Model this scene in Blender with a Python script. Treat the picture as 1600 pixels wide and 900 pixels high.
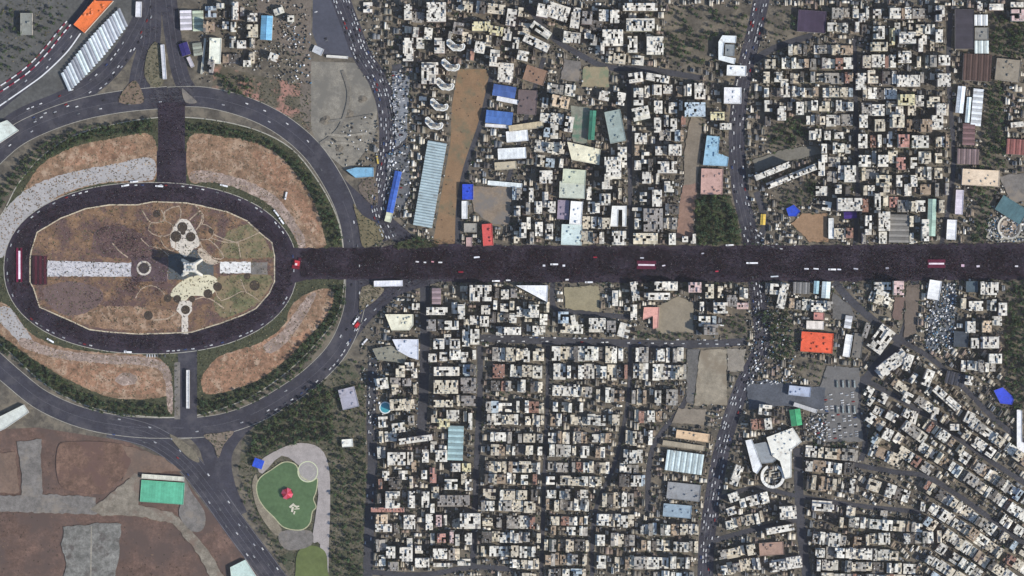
import bpy, math, random
import numpy as np
from mathutils import Vector

# ------------------------------------------------------------------ camera, sky, sun, exposure
scene = bpy.context.scene
for o in list(bpy.data.objects):
    bpy.data.objects.remove(o)
C = scene.collection
R = math.radians

CAM_H = 6000.0
cam_data = bpy.data.cameras.new("camera")
cam_data.sensor_width = 36.0
cam_data.lens = 36.0 * CAM_H / 1600.0
cam_data.clip_start = 10.0
cam_data.clip_end = 30000.0
cam = bpy.data.objects.new("camera", cam_data)
C.objects.link(cam)
cam.location = (0, 0, CAM_H)
scene.camera = cam

SUN_AZ, SUN_EL = 112.0, 37.0          # compass bearing of the sun, and its height
world = bpy.data.worlds.new("World")
scene.world = world
world.use_nodes = True
wn = world.node_tree.nodes
sky = wn.new("ShaderNodeTexSky")
sky.sky_type = 'NISHITA'
sky.sun_disc = False
sky.sun_elevation = R(SUN_EL)
sky.sun_rotation = R(SUN_AZ)
sky.altitude = 1200
bg = wn["Background"]
bg.inputs[1].default_value = 0.15
world.node_tree.links.new(sky.outputs[0], bg.inputs[0])

sl = bpy.data.lights.new("sun", 'SUN')
sl.energy = 4.3
sl.angle = R(0.53)
sl.color = (1.0, 0.935, 0.83)
sun = bpy.data.objects.new("sun", sl)
C.objects.link(sun)
sd = Vector((math.sin(R(SUN_AZ)) * math.cos(R(SUN_EL)), math.cos(R(SUN_AZ)) * math.cos(R(SUN_EL)), math.sin(R(SUN_EL))))
sun.rotation_euler = sd.to_track_quat('Z', 'Y').to_euler()

scene.view_settings.view_transform = 'Standard'
scene.view_settings.look = 'None'
scene.view_settings.gamma = 1.0
scene.view_settings.use_curve_mapping = False
scene.view_settings.exposure = 0.35
scene.render.engine = 'CYCLES'
scene.cycles.max_bounces = 4

# ------------------------------------------------------------------ helpers
rng = np.random.RandomState(7)
rnd = random.Random(11)
def P(x, y):                       # plan metres: x east from the west edge, y south from the north edge
    return (x - 800.0, 450.0 - y)
def lin(c):
    c = c / 255.0
    return c / 12.92 if c <= 0.04045 else ((c + 0.055) / 1.055) ** 2.4
ILL = 1.23
def A(r, g, b, k=1.0):             # albedo of a surface seen as this sRGB colour in full sun
    y = 0.3 * r + 0.59 * g + 0.11 * b
    return tuple(min(0.86, max(0.006, lin(v + (y - v) * 0.06) * k / ILL)) for v in (r, g, b))

MATS = {}
def noise_mat(name, col, amt=0.3, scales=(0.02, 0.3), rough=0.9, attr=None, tint=None, spec=0.2):
    if name in MATS: return MATS[name]
    m = bpy.data.materials.new(name); m.use_nodes = True
    nt = m.node_tree; n = nt.nodes; l = nt.links
    b = n["Principled BSDF"]
    b.inputs["Roughness"].default_value = rough
    b.inputs["Specular IOR Level"].default_value = spec
    geo = n.new("ShaderNodeNewGeometry")
    if attr:
        at = n.new("ShaderNodeAttribute"); at.attribute_name = attr; cur = at.outputs["Color"]
    else:
        rgb = n.new("ShaderNodeRGB"); rgb.outputs[0].default_value = (*col, 1); cur = rgb.outputs[0]
    for i, s in enumerate(scales):
        nz = n.new("ShaderNodeTexNoise"); nz.inputs["Scale"].default_value = s
        nz.inputs["Detail"].default_value = 4.0; nz.inputs["Roughness"].default_value = 0.65
        l.new(geo.outputs["Position"], nz.inputs["Vector"])
        mr = n.new("ShaderNodeMapRange")
        mr.inputs["From Min"].default_value = 0.32; mr.inputs["From Max"].default_value = 0.68
        mr.inputs["To Min"].default_value = 1.0 - amt; mr.inputs["To Max"].default_value = 1.0 + amt * 0.8
        l.new(nz.outputs["Fac"], mr.inputs["Value"])
        mx = n.new("ShaderNodeMix"); mx.data_type = 'RGBA'; mx.blend_type = 'MULTIPLY'; mx.inputs["Factor"].default_value = 1.0
        l.new(cur, mx.inputs["A"]); l.new(mr.outputs["Result"], mx.inputs["B"])
        cur = mx.outputs["Result"]
    if tint:                        # a second natural colour in patches
        nz = n.new("ShaderNodeTexNoise"); nz.inputs["Scale"].default_value = tint[1]; nz.inputs["Detail"].default_value = 5.0
        nz.inputs["Roughness"].default_value = 0.7
        mp = n.new("ShaderNodeMapping"); mp.inputs["Location"].default_value = (311, 77, 5)
        l.new(geo.outputs["Position"], mp.inputs["Vector"]); l.new(mp.outputs[0], nz.inputs["Vector"])
        mr = n.new("ShaderNodeMapRange"); mr.inputs["From Min"].default_value = tint[2]; mr.inputs["From Max"].default_value = tint[3]
        l.new(nz.outputs["Fac"], mr.inputs["Value"])
        mx = n.new("ShaderNodeMix"); mx.data_type = 'RGBA'
        l.new(mr.outputs["Result"], mx.inputs["Factor"]); l.new(cur, mx.inputs["A"]); mx.inputs["B"].default_value = (*tint[0], 1)
        cur = mx.outputs["Result"]
    l.new(cur, b.inputs["Base Color"])
    MATS[name] = m
    return m

def paint(r, g, b, amt=0.13, scales=(0.04, 0.15, 0.7)):
    return noise_mat("paint_%d_%d_%d" % (r, g, b), A(r, g, b), amt, scales, tint=(A(int(r * .62 + 26), int(g * .6 + 20), int(b * .58 + 18)), 0.12, 0.56, 0.74))

M_ROOF = noise_mat("roof_skin", None, 0.15, (0.035, 0.16, 0.8), attr="Col")
M_WALL = noise_mat("wall_skin", None, 0.15, (0.1, 0.6), attr="Col")
M_CLOTH = noise_mat("cloth", None, 0.1, (0.5,), attr="Col")
M_LEAF = noise_mat("leaf", A(52, 64, 48), 0.45, (0.06, 0.5), rough=0.8, attr="Col")
M_BARK = noise_mat("bark", (0.09, 0.065, 0.045), 0.2, (1.0,))
M_ASPH = noise_mat("asphalt", A(62, 61, 71), 0.2, (0.012, 0.06, 0.4), tint=(A(80, 78, 84), 0.045, 0.5, 0.66))
M_ASPH2 = noise_mat("avenue_asphalt", A(50, 42, 55), 0.24, (0.012, 0.05, 0.3), tint=(A(64, 54, 66), 0.03, 0.48, 0.64))
M_LANE = noise_mat("lane_asphalt", A(70, 70, 76), 0.25, (0.03, 0.3))
M_KERB = noise_mat("kerb_stone", A(172, 168, 156), 0.2, (0.06, 0.5))
M_LINE = noise_mat("line_paint", A(132, 132, 136), 0.35, (0.1, 1.2))
M_GLASS = noise_mat("dark_glass", (0.02, 0.025, 0.03), 0.1, (0.5,), rough=0.1, spec=0.5)

def mesh(name, verts, faces, mat=None, col=None):
    me = bpy.data.meshes.new(name)
    me.from_pydata(verts, [], faces)
    if mat: me.materials.append(mat)
    if col is not None:
        at = me.attributes.new("Col", 'FLOAT_COLOR', 'FACE')
        arr = np.ones((len(faces), 4), dtype=np.float32)
        arr[:, :3] = np.asarray(col, dtype=np.float32)
        at.data.foreach_set("color", arr.ravel())
    return me
def quads_mesh(name, V, Q, mat, col):
    """big mesh from numpy arrays: V (n,3), Q (m,4), col (m,3)"""
    me = bpy.data.meshes.new(name)
    nq = len(Q)
    me.vertices.add(len(V)); me.vertices.foreach_set("co", V.astype(np.float32).ravel())
    me.loops.add(nq * 4); me.loops.foreach_set("vertex_index", Q.astype(np.int32).ravel())
    me.polygons.add(nq); me.polygons.foreach_set("loop_start", np.arange(0, nq * 4, 4, dtype=np.int32))
    me.update(calc_edges=True)
    me.materials.append(mat)
    at = me.attributes.new("Col", 'FLOAT_COLOR', 'FACE')
    arr = np.ones((nq, 4), dtype=np.float32); arr[:, :3] = col
    at.data.foreach_set("color", arr.ravel())
    return me
def obj(name, me, parent=None, loc=None, rotz=0.0, **props):
    o = bpy.data.objects.new(name, me)
    C.objects.link(o)
    if parent: o.parent = parent
    if loc: o.location = loc
    if rotz: o.rotation_euler = (0, 0, rotz)
    for k, v in props.items(): o[k] = v
    return o
def thing(name, label, cat, loc, rotz=0.0, group=None, me=None):
    o = obj(name, me, None, loc, rotz, label=label, category=cat)
    if group: o["group"] = group
    return o

class MB:
    """collects boxes and prisms; build() links them as one mesh"""
    def __init__(s): s.v = []; s.f = []; s.c = []
    def quad(s, a, b, c, d, col):
        n = len(s.v); s.v += [a, b, c, d]; s.f.append((n, n + 1, n + 2, n + 3)); s.c.append(col)
    def box(s, x0, y0, z0, x1, y1, z1, col=(.5, .5, .5), top=None):
        n = len(s.v)
        s.v += [(x0, y0, z0), (x1, y0, z0), (x1, y1, z0), (x0, y1, z0), (x0, y0, z1), (x1, y0, z1), (x1, y1, z1), (x0, y1, z1)]
        s.f += [(n, n+1, n+5, n+4), (n+1, n+2, n+6, n+5), (n+2, n+3, n+7, n+6), (n+3, n, n+4, n+7), (n+4, n+5, n+6, n+7)]
        s.c += [col] * 4 + [top or col]
    def obox(s, cx, cy, w, d, z0, z1, ang, col, top=None):
        n = len(s.v); ca, sa = math.cos(ang), math.sin(ang)
        pts = [(cx + x * ca - y * sa, cy + x * sa + y * ca) for x, y in ((-w/2, -d/2), (w/2, -d/2), (w/2, d/2), (-w/2, d/2))]
        s.v += [(x, y, z0) for x, y in pts] + [(x, y, z1) for x, y in pts]
        s.f += [(n, n+1, n+5, n+4), (n+1, n+2, n+6, n+5), (n+2, n+3, n+7, n+6), (n+3, n, n+4, n+7), (n+4, n+5, n+6, n+7)]
        s.c += [col] * 4 + [top or col]
    def prism(s, poly, z0, z1, col, top=None, cap=True):
        poly = ccw(poly); n = len(s.v); k = len(poly)
        s.v += [(x, y, z0) for x, y in poly] + [(x, y, z1) for x, y in poly]
        for i in range(k):
            j = (i + 1) % k
            s.f.append((n + i, n + j, n + k + j, n + k + i)); s.c.append(col)
        if cap: s.f.append(tuple(range(n + k, n + 2 * k))); s.c.append(top or col)
    def cyl(s, cx, cy, r, z0, z1, col, top=None, k=10, r1=None):
        r1 = r if r1 is None else r1
        n = len(s.v)
        for rr, z in ((r, z0), (r1, z1)):
            s.v += [(cx + rr * math.cos(2*math.pi*i/k), cy + rr * math.sin(2*math.pi*i/k), z) for i in range(k)]
        for i in range(k):
            j = (i + 1) % k
            s.f.append((n + i, n + j, n + k + j, n + k + i)); s.c.append(col)
        s.f.append(tuple(range(n + k, n + 2 * k))); s.c.append(top or col)
    def build(s, name, mat, parent=None, **props):
        return obj(name, mesh(name, s.v, s.f, mat, s.c), parent, **props)

def area2(p): return sum(p[i][0] * p[(i+1) % len(p)][1] - p[(i+1) % len(p)][0] * p[i][1] for i in range(len(p)))
def ccw(p): return list(p) if area2(p) > 0 else list(p)[::-1]
def smooth(pts, n=6, closed=False):
    """Catmull-Rom through points"""
    pts = [np.array(p, float) for p in pts]; out = []
    k = len(pts); rngk = range(k if closed else k - 1)
    g = (lambda i: pts[i % k]) if closed else (lambda i: pts[min(max(i, 0), k - 1)])
    for i in rngk:
        a, b, c, d = g(i - 1), g(i), g(i + 1), g(i + 2)
        for t in np.arange(n) / n:
            out.append(tuple(0.5 * ((2*b) + (c - a) * t + (2*a - 5*b + 4*c - d) * t*t + (3*b - a - 3*c + d) * t**3)))
    if not closed: out.append(tuple(pts[-1]))
    return out
def offset_line(pts, off):
    out = []; p = np.array(pts, float)
    for i in range(len(p)):
        t = p[min(i + 1, len(p) - 1)] - p[max(i - 1, 0)]; t /= (np.linalg.norm(t) + 1e-9)
        out.append((p[i][0] - t[1] * off, p[i][1] + t[0] * off))
    return out
def ribbon(pts, w):
    a = offset_line(pts, w / 2); b = offset_line(pts, -w / 2)
    return a + b[::-1]

def roughen(poly, step=5.0, amp=1.1):
    r = random.Random(int(poly[0][0] * 7 + poly[0][1])); out = []
    for a, b in zip(poly, poly[1:] + poly[:1]):
        L = math.dist(a, b); n = max(1, int(L / step))
        for i in range(n): out.append((a[0] + (b[0]-a[0]) * i / n + r.uniform(-amp, amp), a[1] + (b[1]-a[1]) * i / n + r.uniform(-amp, amp)))
    return out
# ------------------------------------------------------------------ occupancy of the ground (1 m cells), so that nothing is built twice
OX, OY, OW, OH = 60, 60, 1720, 1020
OCC = np.zeros((OH, OW), dtype=np.uint8)
GZ = np.zeros((OH, OW), dtype=np.float32)      # height of the ground there
def mask_poly(poly, grow=0):
    xs = [p[0] for p in poly]; ys = [p[1] for p in poly]
    x0 = max(int(min(xs)) - 1, -OX); x1 = min(int(max(xs)) + 2, OW - OX); y0 = max(int(min(ys)) - 1, -OY); y1 = min(int(max(ys)) + 2, OH - OY)
    if x1 <= x0 or y1 <= y0: return None
    X, Y = np.meshgrid(np.arange(x0, x1) + 0.5, np.arange(y0, y1) + 0.5)
    ins = np.zeros(X.shape, bool); k = len(poly)
    for i in range(k):
        ax, ay = poly[i]; bx, by = poly[(i + 1) % k]
        if ay == by: continue
        c = ((ay > Y) != (by > Y)) & (X < (bx - ax) * (Y - ay) / (by - ay) + ax)
        ins ^= c
    return x0, y0, x1, y1, ins
def mark(poly, val=1):
    r = mask_poly(poly)
    if r is None: return
    x0, y0, x1, y1, ins = r
    sub = OCC[y0 + OY:y1 + OY, x0 + OX:x1 + OX]; sub[ins] = val
def lay(poly, z):
    r = mask_poly(poly)
    if r is None: return
    x0, y0, x1, y1, ins = r
    sub = GZ[y0 + OY:y1 + OY, x0 + OX:x1 + OX]; sub[ins] = z
def gz(x, y):
    return float(GZ[min(max(int(y) + OY, 0), OH - 1), min(max(int(x) + OX, 0), OW - 1)])
def occ_at(x, y):
    i, j = int(y) + OY, int(x) + OX
    return OCC[i, j] if 0 <= i < OH and 0 <= j < OW else 9
def rect_pts(cx, cy, w, d, rot):
    a = R(rot); ca, sa = math.cos(a), math.sin(a)
    return [(cx + x * ca - y * sa, cy + x * sa + y * ca) for x, y in ((-w/2, -d/2), (w/2, -d/2), (w/2, d/2), (-w/2, d/2))]
def free(cx, cy, w, d, rot, tol=0.06):
    a = R(rot); ca, sa = math.cos(a), math.sin(a)
    u, v = np.meshgrid(np.linspace(-w/2, w/2, max(3, int(w / 1.5))), np.linspace(-d/2, d/2, max(3, int(d / 1.5))))
    X = (cx + u * ca - v * sa + OX).astype(int); Y = (cy + u * sa + v * ca + OY).astype(int)
    ok = (X >= 0) & (X < OW) & (Y >= 0) & (Y < OH)
    if not ok.all(): return False
    return (OCC[Y, X] > 0).mean() <= tol
def inside(poly, x, y):
    c = False; k = len(poly)
    for i in range(k):
        ax, ay = poly[i]; bx, by = poly[(i + 1) % k]
        if (ay > y) != (by > y) and x < (bx - ax) * (y - ay) / (by - ay) + ax: c = not c
    return c

# ------------------------------------------------------------------ flat ground pieces: each sheet a little above the one below
ZL = [0.0]
def sheet(name, poly, mat, z=None, dz=0.006, parent=None, occ=0):
    if z is None:
        ZL[0] += dz; z = ZL[0]
    p = ccw([P(*q) for q in poly])
    me = mesh(name, [(x, y, z) for x, y in p], [tuple(range(len(p)))], mat)
    o = obj(name, me, parent)
    if not parent: o["kind"] = "structure"
    lay(poly, z)
    if occ: mark(poly, occ)
    return o
def strip(name, pts, w, mat, z=None, dz=0.006, parent=None, occ=0, closed=False):
    """a ribbon of quads along a line"""
    if z is None:
        ZL[0] += dz; z = ZL[0]
    if closed: pts = list(pts) + [pts[0], pts[1]]
    a = offset_line(pts, w / 2); b = offset_line(pts, -w / 2)
    if closed: a = a[:-1]; b = b[:-1]; a[0] = a[-1]; b[0] = b[-1]
    v = [(*P(*q), z) for q in a] + [(*P(*q), z) for q in b]; k = len(a)
    f = [(i, i + 1, k + i + 1, k + i) for i in range(k - 1)]
    o = obj(name, mesh(name, v, f, mat), parent)
    if not parent: o["kind"] = "structure"
    for i in range(k - 1):
        if occ: mark([a[i], a[i + 1], b[i + 1], b[i]], occ)
        if w > 3: lay([a[i], a[i + 1], b[i + 1], b[i]], z)
    return o

# ================================================================== THE SETTING
M_GROUND = noise_mat("city_ground", A(94, 88, 79), 0.26, (0.02, 0.16, 0.9), tint=(A(124, 115, 100), 0.05, 0.46, 0.62))
g = obj("ground", mesh("ground", [(-4000, -4000, 0), (4000, -4000, 0), (4000, 4000, 0), (-4000, 4000, 0)], [(0, 1, 2, 3)], M_GROUND))
g["kind"] = "structure"

EARTH = noise_mat("dry_earth", A(126, 104, 90), 0.2, (0.02, 0.3), tint=(A(108, 92, 82), 0.02, 0.45, 0.6))
EARTH_RED = noise_mat("red_earth", A(114, 90, 79), 0.27, (0.012, 0.06, 0.25, 0.9), tint=(A(92, 76, 70), 0.02, 0.42, 0.6))
DIRT = noise_mat("brown_dirt", A(140, 112, 84), 0.13, (0.05, 0.4), tint=(A(110, 104, 82), 0.04, 0.5, 0.66))
LAWN_DRY = noise_mat("dry_lawn", A(144, 114, 90), 0.3, (0.03, 0.12, 0.6), tint=(A(178, 152, 128), 0.07, 0.5, 0.66))
LAWN_ORANGE = noise_mat("orange_lawn", A(154, 117, 92), 0.28, (0.03, 0.12, 0.6), tint=(A(184, 158, 134), 0.07, 0.52, 0.66))
GRASS = noise_mat("grass", A(108, 108, 76), 0.28, (0.05, 0.2, 0.7), tint=(A(138, 120, 92), 0.06, 0.42, 0.58))
SHRUB = noise_mat("shrub_ground", A(72, 74, 54), 0.35, (0.05, 0.4))
PALE = noise_mat("pale_gravel", A(172, 168, 166), 0.16, (0.05, 0.6))
TAN = noise_mat("tan_yard", A(150, 140, 122), 0.18, (0.03, 0.12, 0.6), tint=(A(134, 122, 104), 0.03, 0.48, 0.6))
GREYY = noise_mat("grey_yard", A(122, 117, 112), 0.2, (0.03, 0.12, 0.6), tint=(A(138, 128, 116), 0.04, 0.5, 0.64))
CONC = noise_mat("concrete_yard", A(104, 102, 100), 0.2, (0.05, 0.4))
PARKG = noise_mat("park_earth", A(104, 98, 84), 0.32, (0.05, 0.4), tint=(A(74, 78, 60), 0.06, 0.45, 0.6))
WHITEPAVE = noise_mat("white_paving", A(214, 204, 190), 0.13, (0.1, 0.8))

# --- districts under everything
sheet("park_ground", [(395, 668), (440, 640), (500, 585), (545, 560), (570, 600), (572, 760), (572, 905), (455, 905), (400, 800), (372, 740), (378, 690)], PARKG, occ=2)
sheet("earth_field", [(-40, 672), (60, 668), (200, 690), (270, 725), (320, 790), (420, 905), (-40, 905)], EARTH_RED, occ=2)
sheet("terminal_ground", [(-40, -10), (215, -10), (215, 60), (150, 150), (60, 172), (-40, 215)], noise_mat("terminal_ground", A(92, 92, 90), 0.25, (0.03, 0.2)), occ=2)
sheet("building_site", [(486, 96), (555, 98), (576, 130), (590, 170), (586, 215), (560, 250), (545, 268), (500, 232), (486, 200)], noise_mat("site_ground", A(140, 134, 122), 0.2, (0.03, 0.15, 0.6), tint=(A(116, 112, 104), 0.035, 0.45, 0.58)), occ=7)
sheet("north_park", [(335, 100), (400, 118), (468, 130), (486, 140), (486, 205), (440, 185), (390, 160), (330, 146)], noise_mat("north_park", A(98, 92, 78), 0.3, (0.04, 0.3), tint=(A(164, 122, 108), 0.035, 0.5, 0.6)), occ=2)
sheet("vacant_strip", [(400, 0), (486, 0), (486, 205), (468, 180), (470, 100), (430, 60), (400, 60)], noise_mat("vacant", A(116, 106, 96), 0.25, (0.04, 0.4)), occ=0)
sheet("dirt_lot", [(716, 108), (760, 108), (766, 128), (752, 190), (736, 240), (722, 285), (713, 383), (676, 383), (690, 300), (704, 222), (706, 165)], DIRT, occ=2)
sheet("asphalt_yard", [(489, -5), (522, -5), (545, 60), (552, 90), (500, 84), (488, 50)], noise_mat("asphalt_yard", A(78, 80, 92), 0.14, (0.03, 0.2)), occ=2)

# --- roads
def road(name, pts, w, mat=M_ASPH, n=6, lines=0, edge=0.0, kerb=False):
    c = smooth(pts, n); o = strip(name, c, w, mat, occ=3)
    z = ZL[0] + 0.01
    if edge:
        for s in (-1, 1): strip("edge_line", offset_line(c, s * (w / 2 - 1.0)), edge, M_LINE, z=z, parent=o)
    if lines:
        for i in range(1, lines):
            off = -w / 2 + w * i / lines
            strip("lane_line", offset_line(c, off), 0.2, M_LINE, z=z, parent=o)
    if kerb:
        for s in (-1, 1): strip("kerb", offset_line(c, s * (w / 2 + 0.4)), 0.8, M_KERB, z=z + 0.1, parent=o)
    return c

ROADS = {}
OUT_W = [(-30, 262), (20, 216), (70, 190), (130, 170), (195, 158), (262, 152)]
OUT_E = [(262, 152), (320, 152), (385, 168), (440, 195), (488, 236), (524, 290), (545, 340), (553, 388), (556, 440), (551, 492), (528, 545), (488, 588), (440, 622), (392, 648), (340, 664), (280, 670)]
OUT_S = [(300, 668), (220, 668), (140, 656), (70, 628), (20, 590), (-30, 545)]
ROADS['nw'] = road("highway", [(-30, 180), (10, 148), (45, 120), (78, 90), (108, 58), (155, -12)], 27, M_ASPH, lines=4)
ROADS['nw2'] = road("terminal_road", [(-30, 232), (30, 186), (95, 158), (150, 128), (190, 85), (222, 30), (232, -10)], 30, M_ASPH, lines=3)
ROADS['n1'] = road("north_road", [(235, -12), (234, 60), (222, 110), (215, 150)], 34, M_ASPH, lines=4)
ROADS['n2'] = road("north_road", [(262, -12), (268, 40), (276, 90), (285, 125), (300, 150)], 26, M_ASPH, lines=3)
ROADS['ow'] = road("outer_ring_road", OUT_W, 33, M_ASPH, lines=2, kerb=True)
ROADS['oe'] = road("outer_ring_road", OUT_E, 31, M_ASPH, lines=2, kerb=True)
ROADS['os'] = road("outer_ring_road", OUT_S, 31, M_ASPH, lines=2, kerb=True)
ROADS['se'] = road("motorway", [(170, 665), (235, 682), (285, 715), (325, 762), (365, 818), (405, 872), (440, 920)], 37, M_ASPH, lines=5, edge=0.5)
ROADS['se2'] = road("slip_road", [(395, 652), (365, 682), (350, 715), (356, 760), (375, 805)], 24, M_ASPH)
ROADS['se3'] = road("slip_road", [(290, 665), (318, 690), (330, 720), (345, 765)], 24, M_ASPH)
ROADS['link'] = road("slip_road", [(490, 240), (528, 288), (565, 322), (610, 355), (655, 395)], 26, M_ASPH)
ROADS['link2'] = road("slip_road", [(640, 432), (600, 462), (565, 495), (535, 535)], 28, M_ASPH)
ROADS['nst'] = road("north_street", [(528, -12), (548, 40), (565, 85), (590, 125), (604, 170), (607, 225), (600, 280), (592, 325), (612, 372)], 29, M_ASPH, lines=4)
ROADS['cst'] = road("cross_street", [(1192, -12), (1180, 45), (1166, 100), (1155, 160), (1151, 220), (1155, 290), (1168, 350), (1176, 392)], 25, M_ASPH, lines=4)
ROADS['cst2'] = road("cross_street", [(1180, 430), (1186, 480), (1190, 540), (1162, 600), (1140, 660), (1124, 720), (1112, 790), (1104, 850), (1102, 915)], 25, M_ASPH, lines=3)
for nm, pts, w in [
    ("side_street", [(664, 440), (664, 530), (662, 610), (658, 680)], 15), ("side_street", [(583, 560), (580, 640), (582, 720), (578, 800), (574, 910)], 15),
    ("side_street", [(750, 540), (750, 610), (746, 690), (742, 790), (738, 890)], 9), ("side_street", [(570, 893), (660, 898), (740, 886), (800, 890)], 8),
    ("side_street", [(748, 528), (850, 532), (960, 536), (1070, 538), (1165, 534)], 12), ("side_street", [(865, 430), (866, 480), (905, 488), (985, 496)], 8),
    ("side_street", [(768, 120), (752, 190), (728, 262), (717, 320), (715, 388)], 8), ("side_street", [(826, 10), (860, 55), (905, 85), (950, 105), (1010, 108), (1095, 122)], 9),
    ("side_street", [(1178, 95), (1200, 80), (1235, 66), (1270, 55)], 10), ("side_street", [(1303, 440), (1330, 470), (1370, 505), (1405, 532)], 12),
    ("side_street", [(1430, 436), (1424, 480), (1408, 530), (1370, 570), (1345, 605)], 13), ("side_street", [(1345, 590), (1340, 640), (1352, 690), (1345, 720)], 9),
    ("side_street", [(1246, 700), (1248, 760), (1252, 830), (1262, 910)], 14), ("side_street", [(1345, 590), (1400, 620), (1470, 665), (1540, 715), (1610, 760)], 8),
    ("side_street", [(1405, 530), (1455, 560), (1500, 600), (1560, 660), (1615, 700)], 8), ("side_street", [(1330, 725), (1400, 738), (1450, 746), (1520, 790), (1600, 850)], 8),
    ("side_street", [(1100, 850), (1160, 832), (1245, 812)], 8), ("side_street", [(1120, 780), (1180, 762), (1245, 775), (1340, 790), (1440, 800)], 7),
    ("side_street", [(1105, 290), (1095, 340), (1090, 388)], 6), ("side_street", [(983, 130), (984, 260), (986, 388)], 7),
    ("side_street", [(1175, 388), (1195, 350), (1182, 300)], 10), ("side_street", [(1335, 60), (1338, 200), (1340, 300), (1336, 388)], 7),
    ("side_street", [(850, 90), (832, 150), (800, 260), (790, 300)], 7), ("side_street", [(620, 100), (628, 160), (625, 230), (612, 330)], 16),
    ("side_street", [(1485, 20), (1482, 120), (1490, 260), (1470, 388)], 7), ("side_street", [(856, 540), (855, 640), (850, 760), (846, 900)], 6),
    ("side_street", [(984, 540), (982, 620), (962, 720), (930, 800), (925, 900)], 6), ("side_street", [(1078, 540), (1074, 620), (1020, 700), (1012, 800)], 8)]:
    road(nm, pts, w, M_LANE)
# the avenue and the oval round the plaza
AVE = [(440, 388), (560, 387), (640, 381), (760, 383), (900, 384), (1100, 384), (1300, 383), (1450, 381), (1650, 380), (1650, 436), (1450, 439), (1250, 440), (1100, 441), (900, 441), (760, 441), (640, 441), (560, 437), (440, 436)]
def ell(cx, cy, rx, ry, n=72, p=2.2):
    out = []
    for i in range(n):
        t = 2 * math.pi * i / n; c, s = math.cos(t), math.sin(t)
        out.append((cx + rx * math.copysign(abs(c) ** (2 / p), c), cy + ry * math.copysign(abs(s) ** (2 / p), s)))
    return out
# quarter gardens between the two rings: one green oval sheet first, then the inner ring on top of it
GARD = smooth([(6, 330), (30, 285), (70, 240), (125, 208), (200, 190), (262, 183), (330, 187), (400, 203), (455, 232), (495, 280), (525, 335), (536, 385), (538, 440), (528, 490), (500, 530), (450, 580), (395, 618), (335, 642), (280, 652), (200, 648), (130, 632), (70, 600), (20, 555), (-14, 520), (-24, 470), (-24, 380)], 4, True)
sheet("garden_ground", GARD, SHRUB, dz=0.12, occ=2)
strip("kerb", GARD, 1.6, M_KERB, z=ZL[0] + 0.02, closed=True)
def garden(name, pts, mat): return sheet(name, roughen(smooth(pts, 5, True), 4, 0.9), mat, occ=8)
garden("lawn", [(60, 262), (110, 232), (170, 218), (238, 212), (240, 285), (170, 285), (110, 300), (60, 330), (30, 320)], LAWN_DRY)
garden("gravel_path", [(-10, 400), (-5, 350), (22, 312), (60, 286), (115, 268), (180, 256), (236, 246), (238, 280), (170, 284), (100, 302), (48, 340), (18, 392)], PALE)
garden("lawn", [(100, 258), (112, 240), (150, 226), (200, 222), (212, 236), (170, 250), (130, 256)], LAWN_ORANGE)
garden("lawn", [(296, 214), (350, 214), (410, 226), (455, 262), (490, 315), (508, 372), (505, 386), (470, 386), (440, 330), (390, 298), (330, 284), (296, 282)], LAWN_DRY)
garden("lawn", [(395, 238), (430, 242), (448, 262), (470, 300), (492, 335), (500, 360), (484, 362), (455, 318), (420, 282)], LAWN_ORANGE)
garden("lawn", [(-20, 470), (15, 480), (45, 518), (90, 540), (150, 550), (235, 556), (262, 575), (266, 612), (240, 622), (180, 622), (120, 600), (60, 566), (10, 530), (-20, 505)], LAWN_DRY)
garden("lawn", [(85, 565), (120, 560), (200, 575), (245, 590), (252, 612), (200, 616), (140, 606), (100, 588)], LAWN_ORANGE)
garden("gravel_path", [(0, 480), (16, 482), (34, 506), (50, 530), (38, 540), (14, 518), (-4, 498)], PALE)
garden("lawn", [(318, 585), (345, 556), (400, 538), (440, 512), (470, 470), (500, 452), (522, 458), (512, 492), (480, 528), (440, 568), (390, 600), (330, 616), (316, 606)], LAWN_ORANGE)
garden("lawn", [(455, 478), (490, 455), (520, 456), (506, 490), (470, 520), (450, 516)], LAWN_DRY)
PINK = noise_mat("pink_gravel", A(170, 150, 138), 0.3, (0.05, 0.2, 0.8), tint=(A(136, 118, 106), 0.08, 0.45, 0.6))
garden("gravel_path", [(38, 528), (90, 546), (160, 554), (238, 560), (266, 580), (270, 640), (262, 640), (256, 590), (232, 572), (160, 568), (84, 558), (34, 542)], PINK)
garden("gravel_path", [(412, 540), (440, 518), (462, 486), (482, 462), (494, 460), (476, 496), (452, 530), (424, 552)], PINK)
garden("gravel_path", [(300, 284), (340, 286), (390, 302), (430, 328), (462, 372), (466, 386), (478, 386), (470, 360), (436, 312), (390, 284), (330, 268), (300, 268)], PINK)
garden("gravel_path", [(180, 592), (196, 582), (214, 588), (210, 600), (190, 602)], PINK)
RING = ell(235, 419, 229, 134)
sheet("ring_road", RING, M_ASPH2, occ=3)
zr = ZL[0]
strip("kerb", RING, 1.0, M_KERB, z=zr + 0.12, closed=True)
road("north_road", [(268, 160), (268, 200), (268, 238)], 42, M_ASPH2)
road("north_road", [(268, 236), (268, 270), (268, 300)], 46, M_ASPH2)
road("south_road", [(293, 545), (293, 600), (293, 662)], 30, M_ASPH)
strip("median", [(277, 566), (277, 655)], 9, GREYY, dz=0.12)
sheet("avenue", roughen(AVE, 7, 1.6), M_ASPH2, occ=3)
sheet("road_joint", [(425, 386), (482, 388), (482, 436), (425, 452)], M_ASPH2, occ=3)
sheet("road_joint", [(560, 436), (700, 436), (640, 455), (600, 470), (560, 470)], M_ASPH, occ=3)

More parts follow.
